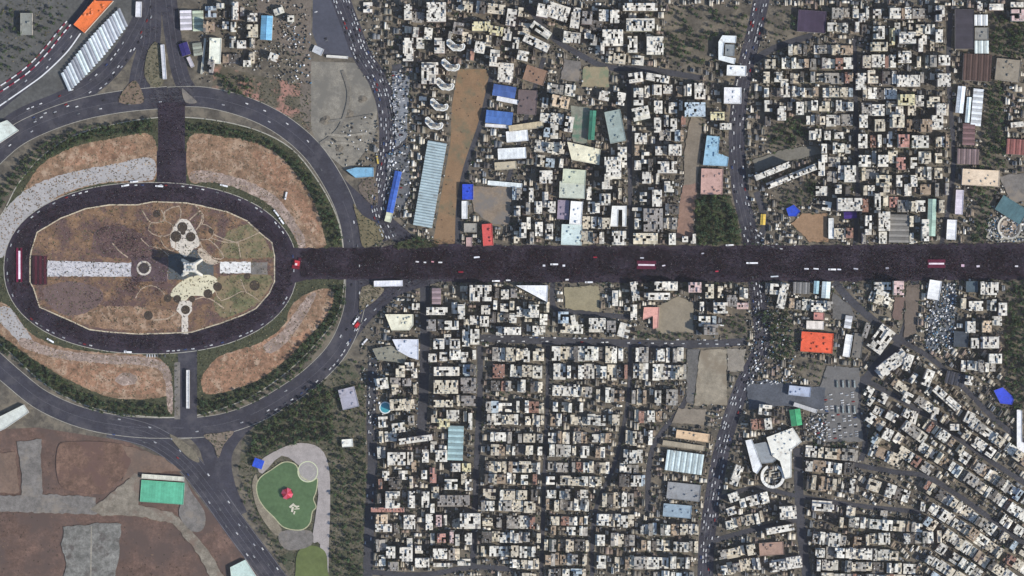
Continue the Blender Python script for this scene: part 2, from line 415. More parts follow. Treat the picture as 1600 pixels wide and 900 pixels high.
PLAZA = [(49, 392), (58, 363), (95, 341), (134, 326), (172, 320), (215, 320), (240, 315), (290, 317), (312, 321), (355, 331), (386, 345), (405, 363), (425, 379), (429, 400), (429, 440), (421, 458), (400, 482), (380, 492), (345, 505), (300, 519), (255, 521), (215, 522), (172, 519), (140, 515), (105, 499), (62, 480), (53, 452), (47, 440), (47, 405)]
sheet("plaza", PLAZA, noise_mat("plaza_lawn", A(138, 108, 82), 0.27, (0.03, 0.15, 0.6), tint=(A(100, 78, 74), 0.045, 0.42, 0.58)), dz=0.12, occ=4)
zp = ZL[0]
strip("kerb", PLAZA, 1.8, noise_mat("plaza_kerb", A(206, 192, 164), 0.2, (0.05, 0.6)), z=zp + 0.1, closed=True)
def pl(name, pts, mat, dz=0.006): return sheet(name, roughen(pts, 3, 1.5) if name == "lawn" else roughen(pts, 4, 0.5), mat, dz=dz)
pl("lawn", smooth([(360, 360), (395, 352), (420, 385), (424, 402), (350, 402), (345, 385)], 4, True), GRASS)
pl("lawn", smooth([(345, 432), (420, 430), (420, 452), (396, 478), (350, 496), (335, 480), (340, 450)], 4, True), GRASS)
pl("lawn", smooth([(110, 470), (170, 478), (240, 480), (280, 490), (275, 512), (180, 515), (120, 500)], 4, True), LAWN_DRY)
pl("lawn", smooth([(70, 450), (115, 440), (160, 455), (150, 480), (110, 494), (75, 475)], 4, True), noise_mat("mauve_lawn", A(112, 92, 88), 0.18, (0.06, 0.5)))
pl("lawn", smooth([(150, 360), (190, 352), (230, 372), (245, 400), (190, 404), (150, 395)], 4, True), noise_mat("worn_lawn", A(104, 82, 80), 0.3, (0.06, 0.5)))
pl("promenade", [(72, 407), (200, 411), (262, 404), (262, 436), (200, 432), (72, 432)], noise_mat("promenade", A(206, 203, 205), 0.18, (0.15, 0.9)))
pl("promenade", [(205, 402), (262, 402), (262, 440), (205, 440)], noise_mat("worn_paving", A(98, 80, 84), 0.2, (0.1, 0.6)))
pl("steps_terrace", [(50, 400), (74, 400), (74, 445), (50, 445)], noise_mat("dark_steps", A(62, 42, 50), 0.2, (0.1, 0.6)))
pl("forecourt", [(263, 398), (276, 396), (304, 390), (312, 392), (334, 412), (334, 436), (300, 437), (263, 437)], noise_mat("slate_paving", A(84, 90, 94), 0.13, (0.08, 0.5)))
pl("white_terrace", [(272, 388), (304, 388), (290, 403)], WHITEPAVE)
pl("white_terrace", smooth([(266, 378), (268, 362), (276, 348), (284, 342), (296, 346), (306, 362), (312, 380), (304, 388), (272, 388)], 3, True), WHITEPAVE)
pl("white_terrace", smooth([(266, 460), (280, 442), (300, 432), (330, 430), (340, 440), (330, 462), (300, 462), (290, 470), (276, 466)], 3, True), noise_mat("cream_paving", A(214, 206, 176), 0.13, (0.1, 0.8)))
pl("white_terrace", [(280, 470), (300, 470), (300, 486), (294, 494), (294, 522), (284, 522), (284, 494), (276, 486)], WHITEPAVE)
pl("white_terrace", [(344, 409), (392, 409), (392, 427), (344, 427)], noise_mat("bright_paving", A(232, 230, 226), 0.2, (0.25, 1.1)))
pl("paved_court", [(392, 410), (418, 410), (418, 429), (392, 429)], GREYY)
pl("white_terrace", smooth([(308, 392), (318, 388), (332, 404), (344, 410), (330, 413), (318, 408)], 3, True), noise_mat("speckled_paving", A(196, 180, 160), 0.35, (0.2, 1.0)))
WP = noise_mat("path_paving", A(176, 156, 134), 0.32, (0.1, 0.5, 1.0))
hexes = [[(222, 328), (228, 338), (236, 348), (254, 346), (258, 340), (252, 328)], [(236, 348), (232, 360), (248, 369), (266, 366), (270, 352), (256, 344)], [(256, 344), (258, 330), (280, 322), (282, 340), (272, 352)],
         [(250, 369), (256, 384), (270, 392), (275, 380), (266, 366)], [(296, 344), (312, 330), (316, 336), (314, 348), (306, 360)], [(306, 360), (316, 350), (330, 356), (334, 366), (326, 374), (312, 374)],
         [(326, 374), (338, 384), (350, 402), (336, 404), (318, 390), (312, 376)], [(330, 372), (350, 378), (372, 378), (404, 364)], [(372, 378), (376, 402)], [(303, 318), (318, 336), (316, 350)], [(334, 366), (346, 372), (372, 380)],
         [(340, 440), (336, 452), (346, 470), (372, 458), (384, 456), (408, 472)], [(300, 470), (318, 464), (334, 470), (350, 482)], [(258, 462), (250, 452), (236, 446), (220, 452), (212, 466)], [(276, 488), (262, 498), (240, 500)],
         [(384, 456), (376, 436)], [(200, 402), (186, 392), (176, 380)], [(264, 400), (250, 388), (232, 384), (220, 372)]]
for i, h in enumerate(hexes):
    strip("garden_path", smooth(h, 2), 1.4 if i % 2 else 1.9, WP, dz=0.006)
M_BED = noise_mat("flower_bed", A(72, 62, 54), 0.35, (0.15, 0.8))
for cx, cy, r in [(285, 355, 8), (275, 369.5, 8.5), (298, 370, 7.5), (286, 363, 4), (225, 419, 8.5), (262, 466, 6), (277, 467, 6), (300, 467, 5), (325, 459, 7), (340, 448, 7), (290, 484, 7), (245, 334, 6), (330, 361, 4), (232, 493, 7), (386, 432, 5), (398, 446, 8)]:
    if cx == 225: sheet("fountain_rim", ell(cx, cy, 11.5, 11.5, 24, 2), WHITEPAVE)
    sheet("flower_bed" if cx != 225 else "fountain_basin", ell(cx, cy, r, r, 20, 2), M_BED if cx != 225 else noise_mat("basin", A(74, 66, 66), 0.1, (0.2,), rough=0.3), dz=0.006)

# islands, verges, yards
def isl(name, pts, mat, n=3): return sheet(name, smooth(pts, n, True) if n else pts, mat, dz=0.008, occ=7)
isl("traffic_island", [(186, 160), (196, 138), (212, 126), (224, 150), (220, 162)], noise_mat("verge6", A(124, 106, 90), 0.3, (0.08, 0.5)))
isl("traffic_island", [(226, 118), (230, 84), (242, 66), (252, 80), (256, 128), (240, 136)], noise_mat("island_scrub", A(112, 106, 86), 0.3, (0.08, 0.5)))
isl("traffic_island", [(284, 138), (296, 148), (308, 160), (290, 160)], GREYY)
isl("traffic_island", [(552, 318), (566, 336), (590, 350), (600, 372), (580, 384), (566, 384), (560, 350)], noise_mat("verge", A(118, 108, 82), 0.25, (0.08, 0.5)))
isl("traffic_island", [(560, 290), (586, 276), (590, 320), (572, 312)], noise_mat("verge2", A(112, 100, 90), 0.3, (0.08, 0.5)))
isl("traffic_island", [(566, 448), (600, 450), (588, 468), (570, 482), (562, 490)], noise_mat("verge3", A(128, 118, 98), 0.4, (0.1, 0.5)))
isl("traffic_island", [(318, 680), (340, 677), (366, 674), (350, 694), (341, 716), (334, 696)], noise_mat("verge4", A(132, 118, 104), 0.3, (0.08, 0.5)))
isl("verge", [(620, 380), (650, 372), (680, 380), (680, 386), (620, 388)], SHRUB)
isl("verge", [(266, 678), (300, 700), (312, 722), (296, 716), (274, 694)], noise_mat("verge5", A(120, 112, 96), 0.3, (0.08, 0.5)))
# south-west fields
isl("paved_lane", roughen([(26, 690), (64, 686), (66, 772), (150, 776), (152, 804), (-30, 798), (-30, 776), (34, 774), (34, 740)], 6, 1.4), GREYY, 0)
isl("earth_bank", roughen([(-30, 712), (24, 706), (30, 770), (-30, 772)], 6, 1.4), EARTH, 0)
isl("earth_plot", [(90, 700), (110, 690), (190, 694), (215, 722), (180, 755), (160, 772), (108, 766), (90, 748)], noise_mat("plot", A(118, 92, 78), 0.26, (0.02, 0.08, 0.3, 0.9), tint=(A(104, 80, 72), 0.03, 0.46, 0.6)))
isl("earth_bank", roughen([(190, 694), (250, 712), (284, 736), (220, 740), (190, 752), (206, 722)], 6, 1.4), EARTH)
isl("tan_track", roughen([(140, 796), (170, 774), (212, 738), (222, 744), (216, 790), (270, 800), (300, 830), (330, 866), (352, 905), (330, 905), (310, 866), (270, 818), (215, 806), (160, 806)], 6, 1.4), noise_mat("track", A(136, 127, 113), 0.22, (0.03, 0.12, 0.5), tint=(A(122, 104, 92), 0.04, 0.5, 0.64)), 0)
isl("earth_plot", [(288, 748), (300, 770), (320, 800), (318, 826), (300, 830), (280, 806), (284, 780)], GREYY)
isl("foundation_slab", roughen([(100, 824), (152, 818), (190, 818), (186, 870), (178, 905), (100, 905), (104, 880), (96, 850)], 6, 1.4), noise_mat("slab", A(126, 124, 118), 0.28, (0.03, 0.12, 0.5), tint=(A(92, 86, 82), 0.05, 0.52, 0.64)), 0)
# the lake park
isl("park_path", [(404, 722), (440, 700), (470, 692), (500, 700), (514, 730), (516, 790), (514, 850), (512, 905), (500, 905), (500, 850), (488, 846), (494, 800), (496, 760), (470, 730), (440, 712), (410, 740)], noise_mat("park_path", A(164, 156, 152), 0.16, (0.08, 0.6)))
isl("park_path", [(400, 740), (404, 756), (412, 786), (440, 826), (430, 836), (404, 800), (394, 760)], noise_mat("park_path2", A(140, 130, 112), 0.25, (0.08, 0.6)))
WATER = noise_mat("pond_water", A(88, 112, 74), 0.16, (0.03, 0.2), rough=0.12, spec=0.4)
LAKE = smooth([(401, 760), (407, 746), (424, 734), (444, 722), (462, 726), (470, 744), (486, 752), (496, 748), (494, 768), (490, 780), (494, 792), (488, 800), (484, 818), (470, 828), (444, 824), (428, 808), (414, 794), (404, 778)], 5, True)
isl("lake", LAKE, WATER, 0)
strip("kerb", LAKE, 1.6, noise_mat("lake_kerb", A(178, 176, 140), 0.2, (0.1, 0.6)), z=ZL[0] + 0.1, closed=True)
POND = smooth([(466, 862), (486, 852), (508, 862), (512, 890), (512, 915), (466, 915), (462, 890)], 5, True)
isl("pond", POND, noise_mat("pond_water2", A(102, 112, 64), 0.14, (0.03, 0.2), rough=0.15, spec=0.4), 0)
isl("paved_court", [(440, 830), (472, 828), (488, 832), (486, 852), (452, 860), (436, 846)], GREYY)
ell_p = ell(481, 737, 15.5, 16, 28, 2)
isl("round_terrace", ell_p, noise_mat("terrace", A(160, 154, 150), 0.12, (0.2, 0.8)), 0)
strip("kerb", ell_p, 1.3, noise_mat("terrace_kerb", A(206, 212, 172), 0.1, (0.2,)), z=ZL[0] + 0.1, closed=True)
strip("terrace_ring", ell(481, 737, 10, 10.5, 24, 2), 1.0, M_KERB, z=ZL[0] + 0.1, closed=True)
# wheel tracks over the bare lots
TRK = noise_mat("wheel_track", A(150, 143, 130), 0.25, (0.05, 0.5)); TRK2 = noise_mat("dark_track", A(120, 115, 106), 0.25, (0.05, 0.5))
for pts, w, mt in [([(500, 225), (530, 200), (545, 150), (535, 110)], 5, TRK2), ([(510, 210), (540, 212), (575, 208)], 4, TRK), ([(508, 222), (540, 224), (560, 228)], 4, TRK), ([(512, 190), (545, 186), (580, 180)], 4, TRK2), ([(143, 822), (142, 900)], 2, TRK)]:
    strip("wheel_track", smooth(pts, 5), w, mt)
# city lots
for nm, pts, mat in [
    ("tan_lot", [(1094, 547), (1135, 545), (1136, 632), (1084, 634)], TAN), ("tan_lot", [(1136, 545), (1165, 546), (1162, 580), (1137, 580)], noise_mat("lot3", A(142, 134, 122), 0.2, (0.05, 0.5))),
    ("shaded_lot", [(1074, 545), (1093, 546), (1083, 632), (1072, 628)], CONC), ("tan_lot", [(1060, 638), (1104, 640), (1100, 665), (1050, 660)], noise_mat("lot4", A(136, 126, 112), 0.15, (0.05, 0.4))),
    ("sand_lot", [(1028, 478), (1060, 462), (1084, 474), (1082, 520), (1024, 522)], noise_mat("lot5", A(142, 132, 114), 0.14, (0.04, 0.4))), ("sand_lot", [(880, 448), (936, 446), (936, 488), (884, 482)], noise_mat("lot6", A(150, 140, 112), 0.16, (0.05, 0.5))),
    ("sports_court", [(912, 104), (950, 104), (952, 136), (908, 136)], noise_mat("court", A(152, 140, 112), 0.1, (0.06, 0.4), tint=(A(124, 132, 104), 0.05, 0.5, 0.6))), ("yard", [(882, 92), (908, 96), (904, 128), (876, 124)], GREYY),
    ("dirt_yard", [(736, 292), (800, 292), (796, 350), (770, 350), (740, 330)], noise_mat("lot7", A(142, 126, 108), 0.2, (0.06, 0.4), tint=(A(122, 116, 110), 0.05, 0.45, 0.6))), ("brown_lot", [(1254, 334), (1292, 334), (1294, 378), (1266, 378), (1236, 350)], noise_mat("lot8", A(152, 122, 94), 0.14, (0.05, 0.4))),
    ("red_lot", [(1066, 290), (1090, 285), (1082, 370), (1056, 372)], noise_mat("lot9", A(142, 114, 100), 0.16, (0.05, 0.4))), ("tan_strip", [(1080, 180), (1098, 190), (1090, 285), (1068, 290), (1070, 230)], noise_mat("lot10", A(128, 118, 104), 0.16, (0.05, 0.4))),
    ("scrap_yard", [(1464, 445), (1492, 442), (1494, 480), (1488, 545), (1445, 545), (1452, 500)], noise_mat("lot11", A(98, 104, 112), 0.25, (0.1, 0.5))), ("depot_yard", [(1292, 572), (1344, 575), (1340, 640), (1350, 690), (1290, 690), (1262, 660), (1280, 610)], noise_mat("depot", A(112, 110, 108), 0.16, (0.05, 0.4))),
    ("brown_lot", [(1398, 465), (1414, 463), (1408, 500), (1394, 498)], noise_mat("lot12", A(118, 98, 90), 0.1, (0.05, 0.4))), ("brown_lot", [(1416, 445), (1438, 445), (1430, 520), (1412, 528)], noise_mat("lot13", A(112, 100, 90), 0.14, (0.05, 0.4))),
    ("grey_lot", [(1176, 250), (1230, 232), (1276, 228), (1282, 240), (1230, 252), (1180, 270)], noise_mat("lot14", A(118, 114, 104), 0.14, (0.05, 0.4))), ("school_yard", [(1300, 455), (1330, 480), (1338, 500), (1300, 498)], CONC),
    ("parking_lot", [(604, 240), (640, 225), (640, 300), (626, 330), (606, 320)], noise_mat("lot15", A(100, 102, 106), 0.2, (0.08, 0.4))), ("parking_lot", [(612, 110), (640, 120), (636, 215), (618, 230)], noise_mat("lot16", A(128, 132, 138), 0.2, (0.08, 0.5))),
    ("asphalt_lot", [(1166, 596), (1200, 594), (1235, 600), (1290, 606), (1288, 640), (1225, 634), (1170, 640)], noise_mat("lot19", A(86, 90, 98), 0.2, (0.05, 0.4))), ("stone_lot", [(1545, 345), (1575, 330), (1612, 345), (1612, 378), (1540, 376)], noise_mat("lot17", A(168, 164, 152), 0.35, (0.1, 0.6))), ("grey_lot", [(1560, 275), (1612, 270), (1612, 310), (1580, 318)], GREYY),
    ("green_lot", [(892, 165), (922, 170), (918, 225), (895, 222)], noise_mat("lot18", A(138, 140, 128), 0.2, (0.06, 0.5), tint=(A(96, 128, 110), 0.05, 0.5, 0.6)))]:
    isl(nm, roughen(pts), mat, 0)

# ground kept for groves before any house is set out
for poly in [[(1086, 312), (1110, 300), (1140, 306), (1152, 340), (1158, 382), (1088, 382)], [(1046, 14), (1165, 8), (1168, 60), (1124, 60), (1104, 86), (1100, 104), (1062, 104), (1034, 70)], [(1196, 10), (1244, 10), (1240, 55), (1205, 68)], [(1546, 24), (1612, 36), (1612, 92), (1548, 82)],
             [(1542, 128), (1566, 128), (1570, 262), (1532, 262)], [(1512, 288), (1560, 286), (1548, 320), (1540, 384), (1510, 384), (1528, 330)], [(1572, 440), (1615, 440), (1615, 640), (1580, 640), (1568, 560)], [(1176, 486), (1232, 482), (1246, 540), (1238, 560), (1200, 560), (1206, 520)], [(1210, 185), (1250, 182), (1262, 205), (1240, 232), (1205, 240), (1200, 215)],
             [(1240, 290), (1275, 282), (1275, 310), (1250, 322), (1215, 318), (1215, 300)], [(1130, 500), (1165, 490), (1168, 530), (1130, 530)], [(996, 514), (1080, 520), (1080, 532), (996, 530)], [(1240, 556), (1290, 566), (1290, 596), (1244, 588)]]:
    mark(poly, 2)
sheet("grove_ground", [(1086, 312), (1110, 300), (1140, 306), (1152, 340), (1158, 382), (1088, 382)], SHRUB)
mark(ell(602, 637, 11, 11, 16, 2), 5)

# ================================================================== BUILDINGS
WHITE, CREAM, PALEG, BEIGE = (236, 230, 216), (228, 217, 192), (206, 206, 202), (214, 194, 166)
def hf_building(w, d, h, r, roofc, wallc, clutter=True, wells=None, simple=False):
    """a flat-roofed block cut up by light wells, setbacks and notches.
    returns walls MB, roof MB, list of stair-head MBs, MB of small roof equipment (local coordinates, centred)"""
    def cuts(L, lo=2.2, hi=3.0):
        n = max(2, int(round(L / r.uniform(lo, hi)))); t = np.array([r.uniform(0.75, 1.25) for _ in range(n)]); t = np.cumsum(t) / t.sum()
        return [-L / 2] + [float(-L / 2 + L * q) for q in t]
    sc_ = r.uniform(0.8, 1.55); xs, ys = cuts(w, 2.2 * sc_, 3.0 * sc_), cuts(d, 2.4 * sc_, 3.6 * sc_); nx, ny = len(xs) - 1, len(ys) - 1
    H = np.full((ny, nx), h, float); T = np.zeros((ny, nx), int)
    if nx >= 3 and ny >= 3:
        nw = max(1, int(round(w * d / 105.0))) if wells is None else wells
        for _ in range(nw):                                    # light wells
            i, j = r.randrange(1, ny - 1), r.randrange(0, nx)
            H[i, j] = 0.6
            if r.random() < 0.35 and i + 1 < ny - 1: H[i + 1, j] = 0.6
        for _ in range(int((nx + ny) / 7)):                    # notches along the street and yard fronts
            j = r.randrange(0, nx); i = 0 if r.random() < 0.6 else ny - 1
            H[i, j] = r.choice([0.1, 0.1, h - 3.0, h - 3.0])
        if r.random() < 0.4:                                    # a lower terrace along one side
            k = r.choice([0, 1, 2]); low = h - r.choice([3.0, 3.2, 6.2])
            if k == 0: H[0, :] = np.minimum(H[0, :], low)
            elif k == 1: H[:, 0] = np.minimum(H[:, 0], low)
            else: H[ny - 1, :] = np.minimum(H[ny - 1, :], low)
    H = np.maximum(H, 0.1)
    W, RO, TE = MB(), MB(), MB()
    wc = [tuple(c * r.uniform(0.85, 1.1) for c in wallc)][0]
    base = np.array(roofc)
    tone = r.uniform(0.9, 1.06)
    for i in range(ny):
        for j in range(nx):
            x0, x1, y0, y1, z = xs[j], xs[j + 1], ys[i], ys[i + 1], H[i, j]
            q = r.random()
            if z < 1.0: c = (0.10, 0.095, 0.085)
            elif q < 0.05: c = (0.13, 0.125, 0.12)             # bitumen felt
            elif q < 0.24: c = tuple(base * r.uniform(0.4, 0.75))
            else: c = tuple(np.minimum(base * tone * r.uniform(0.8, 1.06), 0.86))
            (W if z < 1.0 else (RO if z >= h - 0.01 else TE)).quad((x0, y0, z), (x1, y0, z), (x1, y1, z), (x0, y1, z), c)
            for (di, dj, a, b) in ((-1, 0, (x0, y0), (x1, y0)), (1, 0, (x1, y1), (x0, y1)), (0, -1, (x0, y1), (x0, y0)), (0, 1, (x1, y0), (x1, y1))):
                ii, jj = i + di, j + dj
                z2 = H[ii, jj] if 0 <= ii < ny and 0 <= jj < nx else 0.0
                if z2 < z - 0.05: W.quad((*a, z2), (*b, z2), (*b, z), (*a, z), wc)
    heads = []; eq = MB()
    full = [(i, j) for i in range(ny) for j in range(nx) if H[i, j] >= h - 0.01]
    r.shuffle(full)
    for (i, j) in full[:max(1, int(w * d / 150))]:
        m = MB(); e = 0.25; x1 = xs[j + 1]
        y1 = ys[i + 1]
        if i + 1 < ny and H[i + 1, j] >= h - 0.01 and r.random() < 0.6: y1 = ys[i + 2]
        m.box(xs[j] + e, ys[i] + e, h + 0.004, x1 - e, y1 - e, h + r.uniform(2.4, 3.0), wc, tuple(np.minimum(base * tone, 0.86)))
        heads.append(m)
    if clutter:
        for (i, j) in full[2:2 + max(1, int(w * d / 45))]:
            s = r.uniform(0.9, 1.5); cx, cy = (xs[j] + xs[j + 1]) / 2, (ys[i] + ys[i + 1]) / 2
            c = r.choice([(0.35, 0.36, 0.37), (0.12, 0.12, 0.12), (0.6, 0.6, 0.58), (0.2, 0.14, 0.1)])
            if r.random() < 0.3: eq.cyl(cx, cy, s * 0.5, h + 0.004, h + 1.5, c, k=6)
            else: eq.box(cx - s/2, cy - s/2, h + 0.004, cx + s/2, cy + s/2, h + r.uniform(0.9, 1.4), c)
    return W, RO, TE, heads, eq

def pieces(mb):
    """the connected pieces of a set of level rectangles, each as its own MB"""
    n = len(mb.f); bx = []
    for f in mb.f:
        p = [mb.v[i] for i in f]; bx.append((min(q[0] for q in p), max(q[0] for q in p), min(q[1] for q in p), max(q[1] for q in p)))
    seen = [False] * n; out = []
    for i in range(n):
        if seen[i]: continue
        st = [i]; seen[i] = True; m = MB()
        while st:
            k = st.pop(); m.quad(*[mb.v[q] for q in mb.f[k]], mb.c[k]); a = bx[k]
            for j in range(n):
                if not seen[j]:
                    c = bx[j]; ox = min(a[1], c[1]) - max(a[0], c[0]); oy = min(a[3], c[3]) - max(a[2], c[2])
                    if ox > -0.01 and oy > -0.01 and (ox > 0.05 or oy > 0.05): seen[j] = True; st.append(j)
        out.append(m)
    return sorted(out, key=lambda m: -len(m.f))
WALLC = [(0.34, 0.30, 0.25), (0.30, 0.27, 0.24), (0.42, 0.39, 0.35), (0.26, 0.19, 0.15), (0.38, 0.36, 0.34)]
def place_building(name, label, cat, group, cx, cy, w, d, rot, h, roofrgb, r, wells=None):
    W, RO, TE, heads, eq = hf_building(w, d, h, r, A(*roofrgb), r.choice(WALLC), wells=wells)
    x, y = P(cx, cy)
    t = thing(name, label, cat, (x, y, 0), -R(rot), group)
    W.build("walls", M_WALL, t); ro = [m.build("roof", M_ROOF, t) for m in pieces(RO)][0]
    for m in pieces(TE): m.build("terrace", M_ROOF, t)
    for m in heads: m.build("stair_head", M_ROOF, ro)
    if eq.v:
        o = eq.build("roof_equipment", M_ROOF, ro); o["kind"] = "stuff"
    return t

# ---- one-off buildings and halls: (name, label, category, (cx, cy, w, d, rot) or polygon, height, roof colour, style)
LAND = []            # places that other labels can refer to
def special(name, label, cat, shape, h, rgb, style="flat", wall=(0.4, 0.37, 0.33), n=None, land=None, rgb2=None, group=None):
    r = random.Random(hash((round(shape[0] if not isinstance(shape[0], tuple) else shape[0][0]), round(h), len(label))) & 0xffff)
    if isinstance(shape[0], tuple):
        poly = list(shape); cx = sum(p[0] for p in poly) / len(poly); cy = sum(p[1] for p in poly) / len(poly); rot = 0.0
        loc = [(px - cx, cy - py) for px, py in poly]
        w = max(p[0] for p in loc) - min(p[0] for p in loc); d = max(p[1] for p in loc) - min(p[1] for p in loc)
        mark(poly, 5)
    else:
        cx, cy, w, d, rot = shape
        loc = [(-w/2, -d/2), (w/2, -d/2), (w/2, d/2), (-w/2, d/2)]
        mark(rect_pts(*shape), 5)
    if land: LAND.append((cx, cy, land))
    t = thing(name, label, cat, (*P(cx, cy), gz(cx, cy)), -R(rot), group)
    mat = paint(*rgb); mat2 = paint(*(rgb2 or tuple(int(c * 0.8) for c in rgb)))
    m = MB(); m.prism(loc, 0, h, wall, cap=False); m.build("walls", M_WALL, t)
    long_x = w >= d
    if style == "flat" or style == "plain":
        m = MB(); m.v = [(x, y, h) for x, y in ccw(loc)]; m.f = [tuple(range(len(loc)))]; m.c = [(.5, .5, .5)]
        big = style == "plain" and not isinstance(shape[0], tuple) and w * d > 180
        if big:
            ro = None; L, S = (w, d) if long_x else (d, w); n = max(2, int(L / 4.5))
            for k in range(n):
                a0, a1 = -L/2 + L * k / n + 0.06, -L/2 + L * (k + 1) / n - 0.06; c = tuple(q * r.uniform(0.84, 1.04) for q in [1])[0]; pmb = MB(); cc = tuple(min(.86, q * c) for q in A(*rgb))
                if long_x: pmb.quad((a0, -S/2, h), (a1, -S/2, h), (a1, S/2, h), (a0, S/2, h), cc)
                else: pmb.quad((-S/2, a0, h), (S/2, a0, h), (S/2, a1, h), (-S/2, a1, h), cc)
                pmb.build("roof_panel", M_ROOF, t)
            deck = MB(); deck.v = [(x, y, h - 0.06) for x, y in ccw(loc)]; deck.f = [tuple(range(len(loc)))]; deck.c = [tuple(q * 0.35 for q in A(*rgb))]; ro = deck.build("roof_deck", M_ROOF, t)
        else: ro = m.build("roof", mat, t)
        pm = MB(); q = ccw(loc); ins = 0.5
        cxm = sum(p[0] for p in q) / len(q); cym = sum(p[1] for p in q) / len(q)
        for i in range(len(q)):
            a, b = q[i], q[(i + 1) % len(q)]; L = math.hypot(b[0]-a[0], b[1]-a[1])
            if L < 0.5: continue
            ux, uy = (b[0]-a[0]) / L, (b[1]-a[1]) / L; nx_, ny_ = -uy, ux
            pm.obox((a[0]+b[0])/2 + nx_*0.25, (a[1]+b[1])/2 + ny_*0.25, L - 0.55, 0.45, h + 0.003, h + 0.8, math.atan2(uy, ux), wall, tuple(min(0.85, c * 1.15) for c in A(*rgb)))
        pm.build("parapet", M_WALL, ro)
        if style == "flat":
            for k in range(max(1, int(w * d / 170))):
                x, y = r.uniform(-w/2 + 3, w/2 - 3), r.uniform(-d/2 + 3, d/2 - 3)
                if not inside(loc, x, y): continue
                s = r.uniform(1.5, 3.6); u = MB(); u.box(x - s/2, y - s/2, h + 0.004, x + s/2, y + s/2, h + r.uniform(1.2, 2.8), (0.4, 0.4, 0.4), tuple(min(0.8, c) for c in A(*rgb)))
                u.build("roof_unit", M_ROOF, ro)
    elif style in ("rib", "stripes"):
        L = w if long_x else d; S = d if long_x else w; n = n or max(2, int(L / 4.2))
        for k in range(n):
            a0, a1 = -L/2 + L * k / n, -L/2 + L * (k + 1) / n; e = 0.12; m = MB(); seg = 5 if style == "rib" else 1
            bow = (a1 - a0) * 0.42 if style == "rib" else 0.5
            pts = [(a0 + e + (a1 - a0 - 2*e) * s / seg, h + 0.05 + bow * math.sin(math.pi * s / seg)) for s in range(seg + 1)]
            if style == "stripes": pts = [(a0 + e, h + 0.05), ((a0 + a1) / 2, h + bow), (a1 - e, h + 0.05)]
            for (pa, za), (pb, zb) in zip(pts, pts[1:]):
                if long_x: m.quad((pa, -S/2, za), (pb, -S/2, zb), (pb, S/2, zb), (pa, S/2, za), (.5, .5, .5))
                else: m.quad((S/2, pa, za), (S/2, pb, zb), (-S/2, pb, zb), (-S/2, pa, za), (.5, .5, .5))
            m.build("roof_bay", mat if (k % 2 == 0 or style == "rib") else mat2, t)
    elif style == "gable":
        S = (d if long_x else w) / 2; rise = min(3.0, S * 0.3); m = MB(); m2 = MB(); L = (w if long_x else d) / 2
        n = max(2, int(2 * L / 4.0))
        for k in range(n):
            a0, a1 = -L + 2 * L * k / n + 0.05, -L + 2 * L * (k + 1) / n - 0.05
            for sgn in (-1, 1):
                mm = MB(); cc = tuple(min(.86, q * f_) for f_ in [r.uniform(0.82, 1.05)] for q in A(*rgb))
                if long_x: qd = [(a0, sgn * S, h), (a1, sgn * S, h), (a1, 0, h + rise), (a0, 0, h + rise)]
                else: qd = [(sgn * S, a0, h), (sgn * S, a1, h), (0, a1, h + rise), (0, a0, h + rise)]
                if (sgn > 0) == long_x: qd = qd[::-1]
                mm.quad(*qd, cc); mm.build("roof_sheet", M_ROOF, t)
        rd = MB()
        if long_x: rd.box(-L, -0.4, h + rise - 0.1, L, 0.4, h + rise + 0.25, A(*rgb))
        else: rd.box(-0.4, -L, h + rise - 0.1, 0.4, L, h + rise + 0.25, A(*rgb))
        rd.build("ridge_cap", M_ROOF, t)
    return t

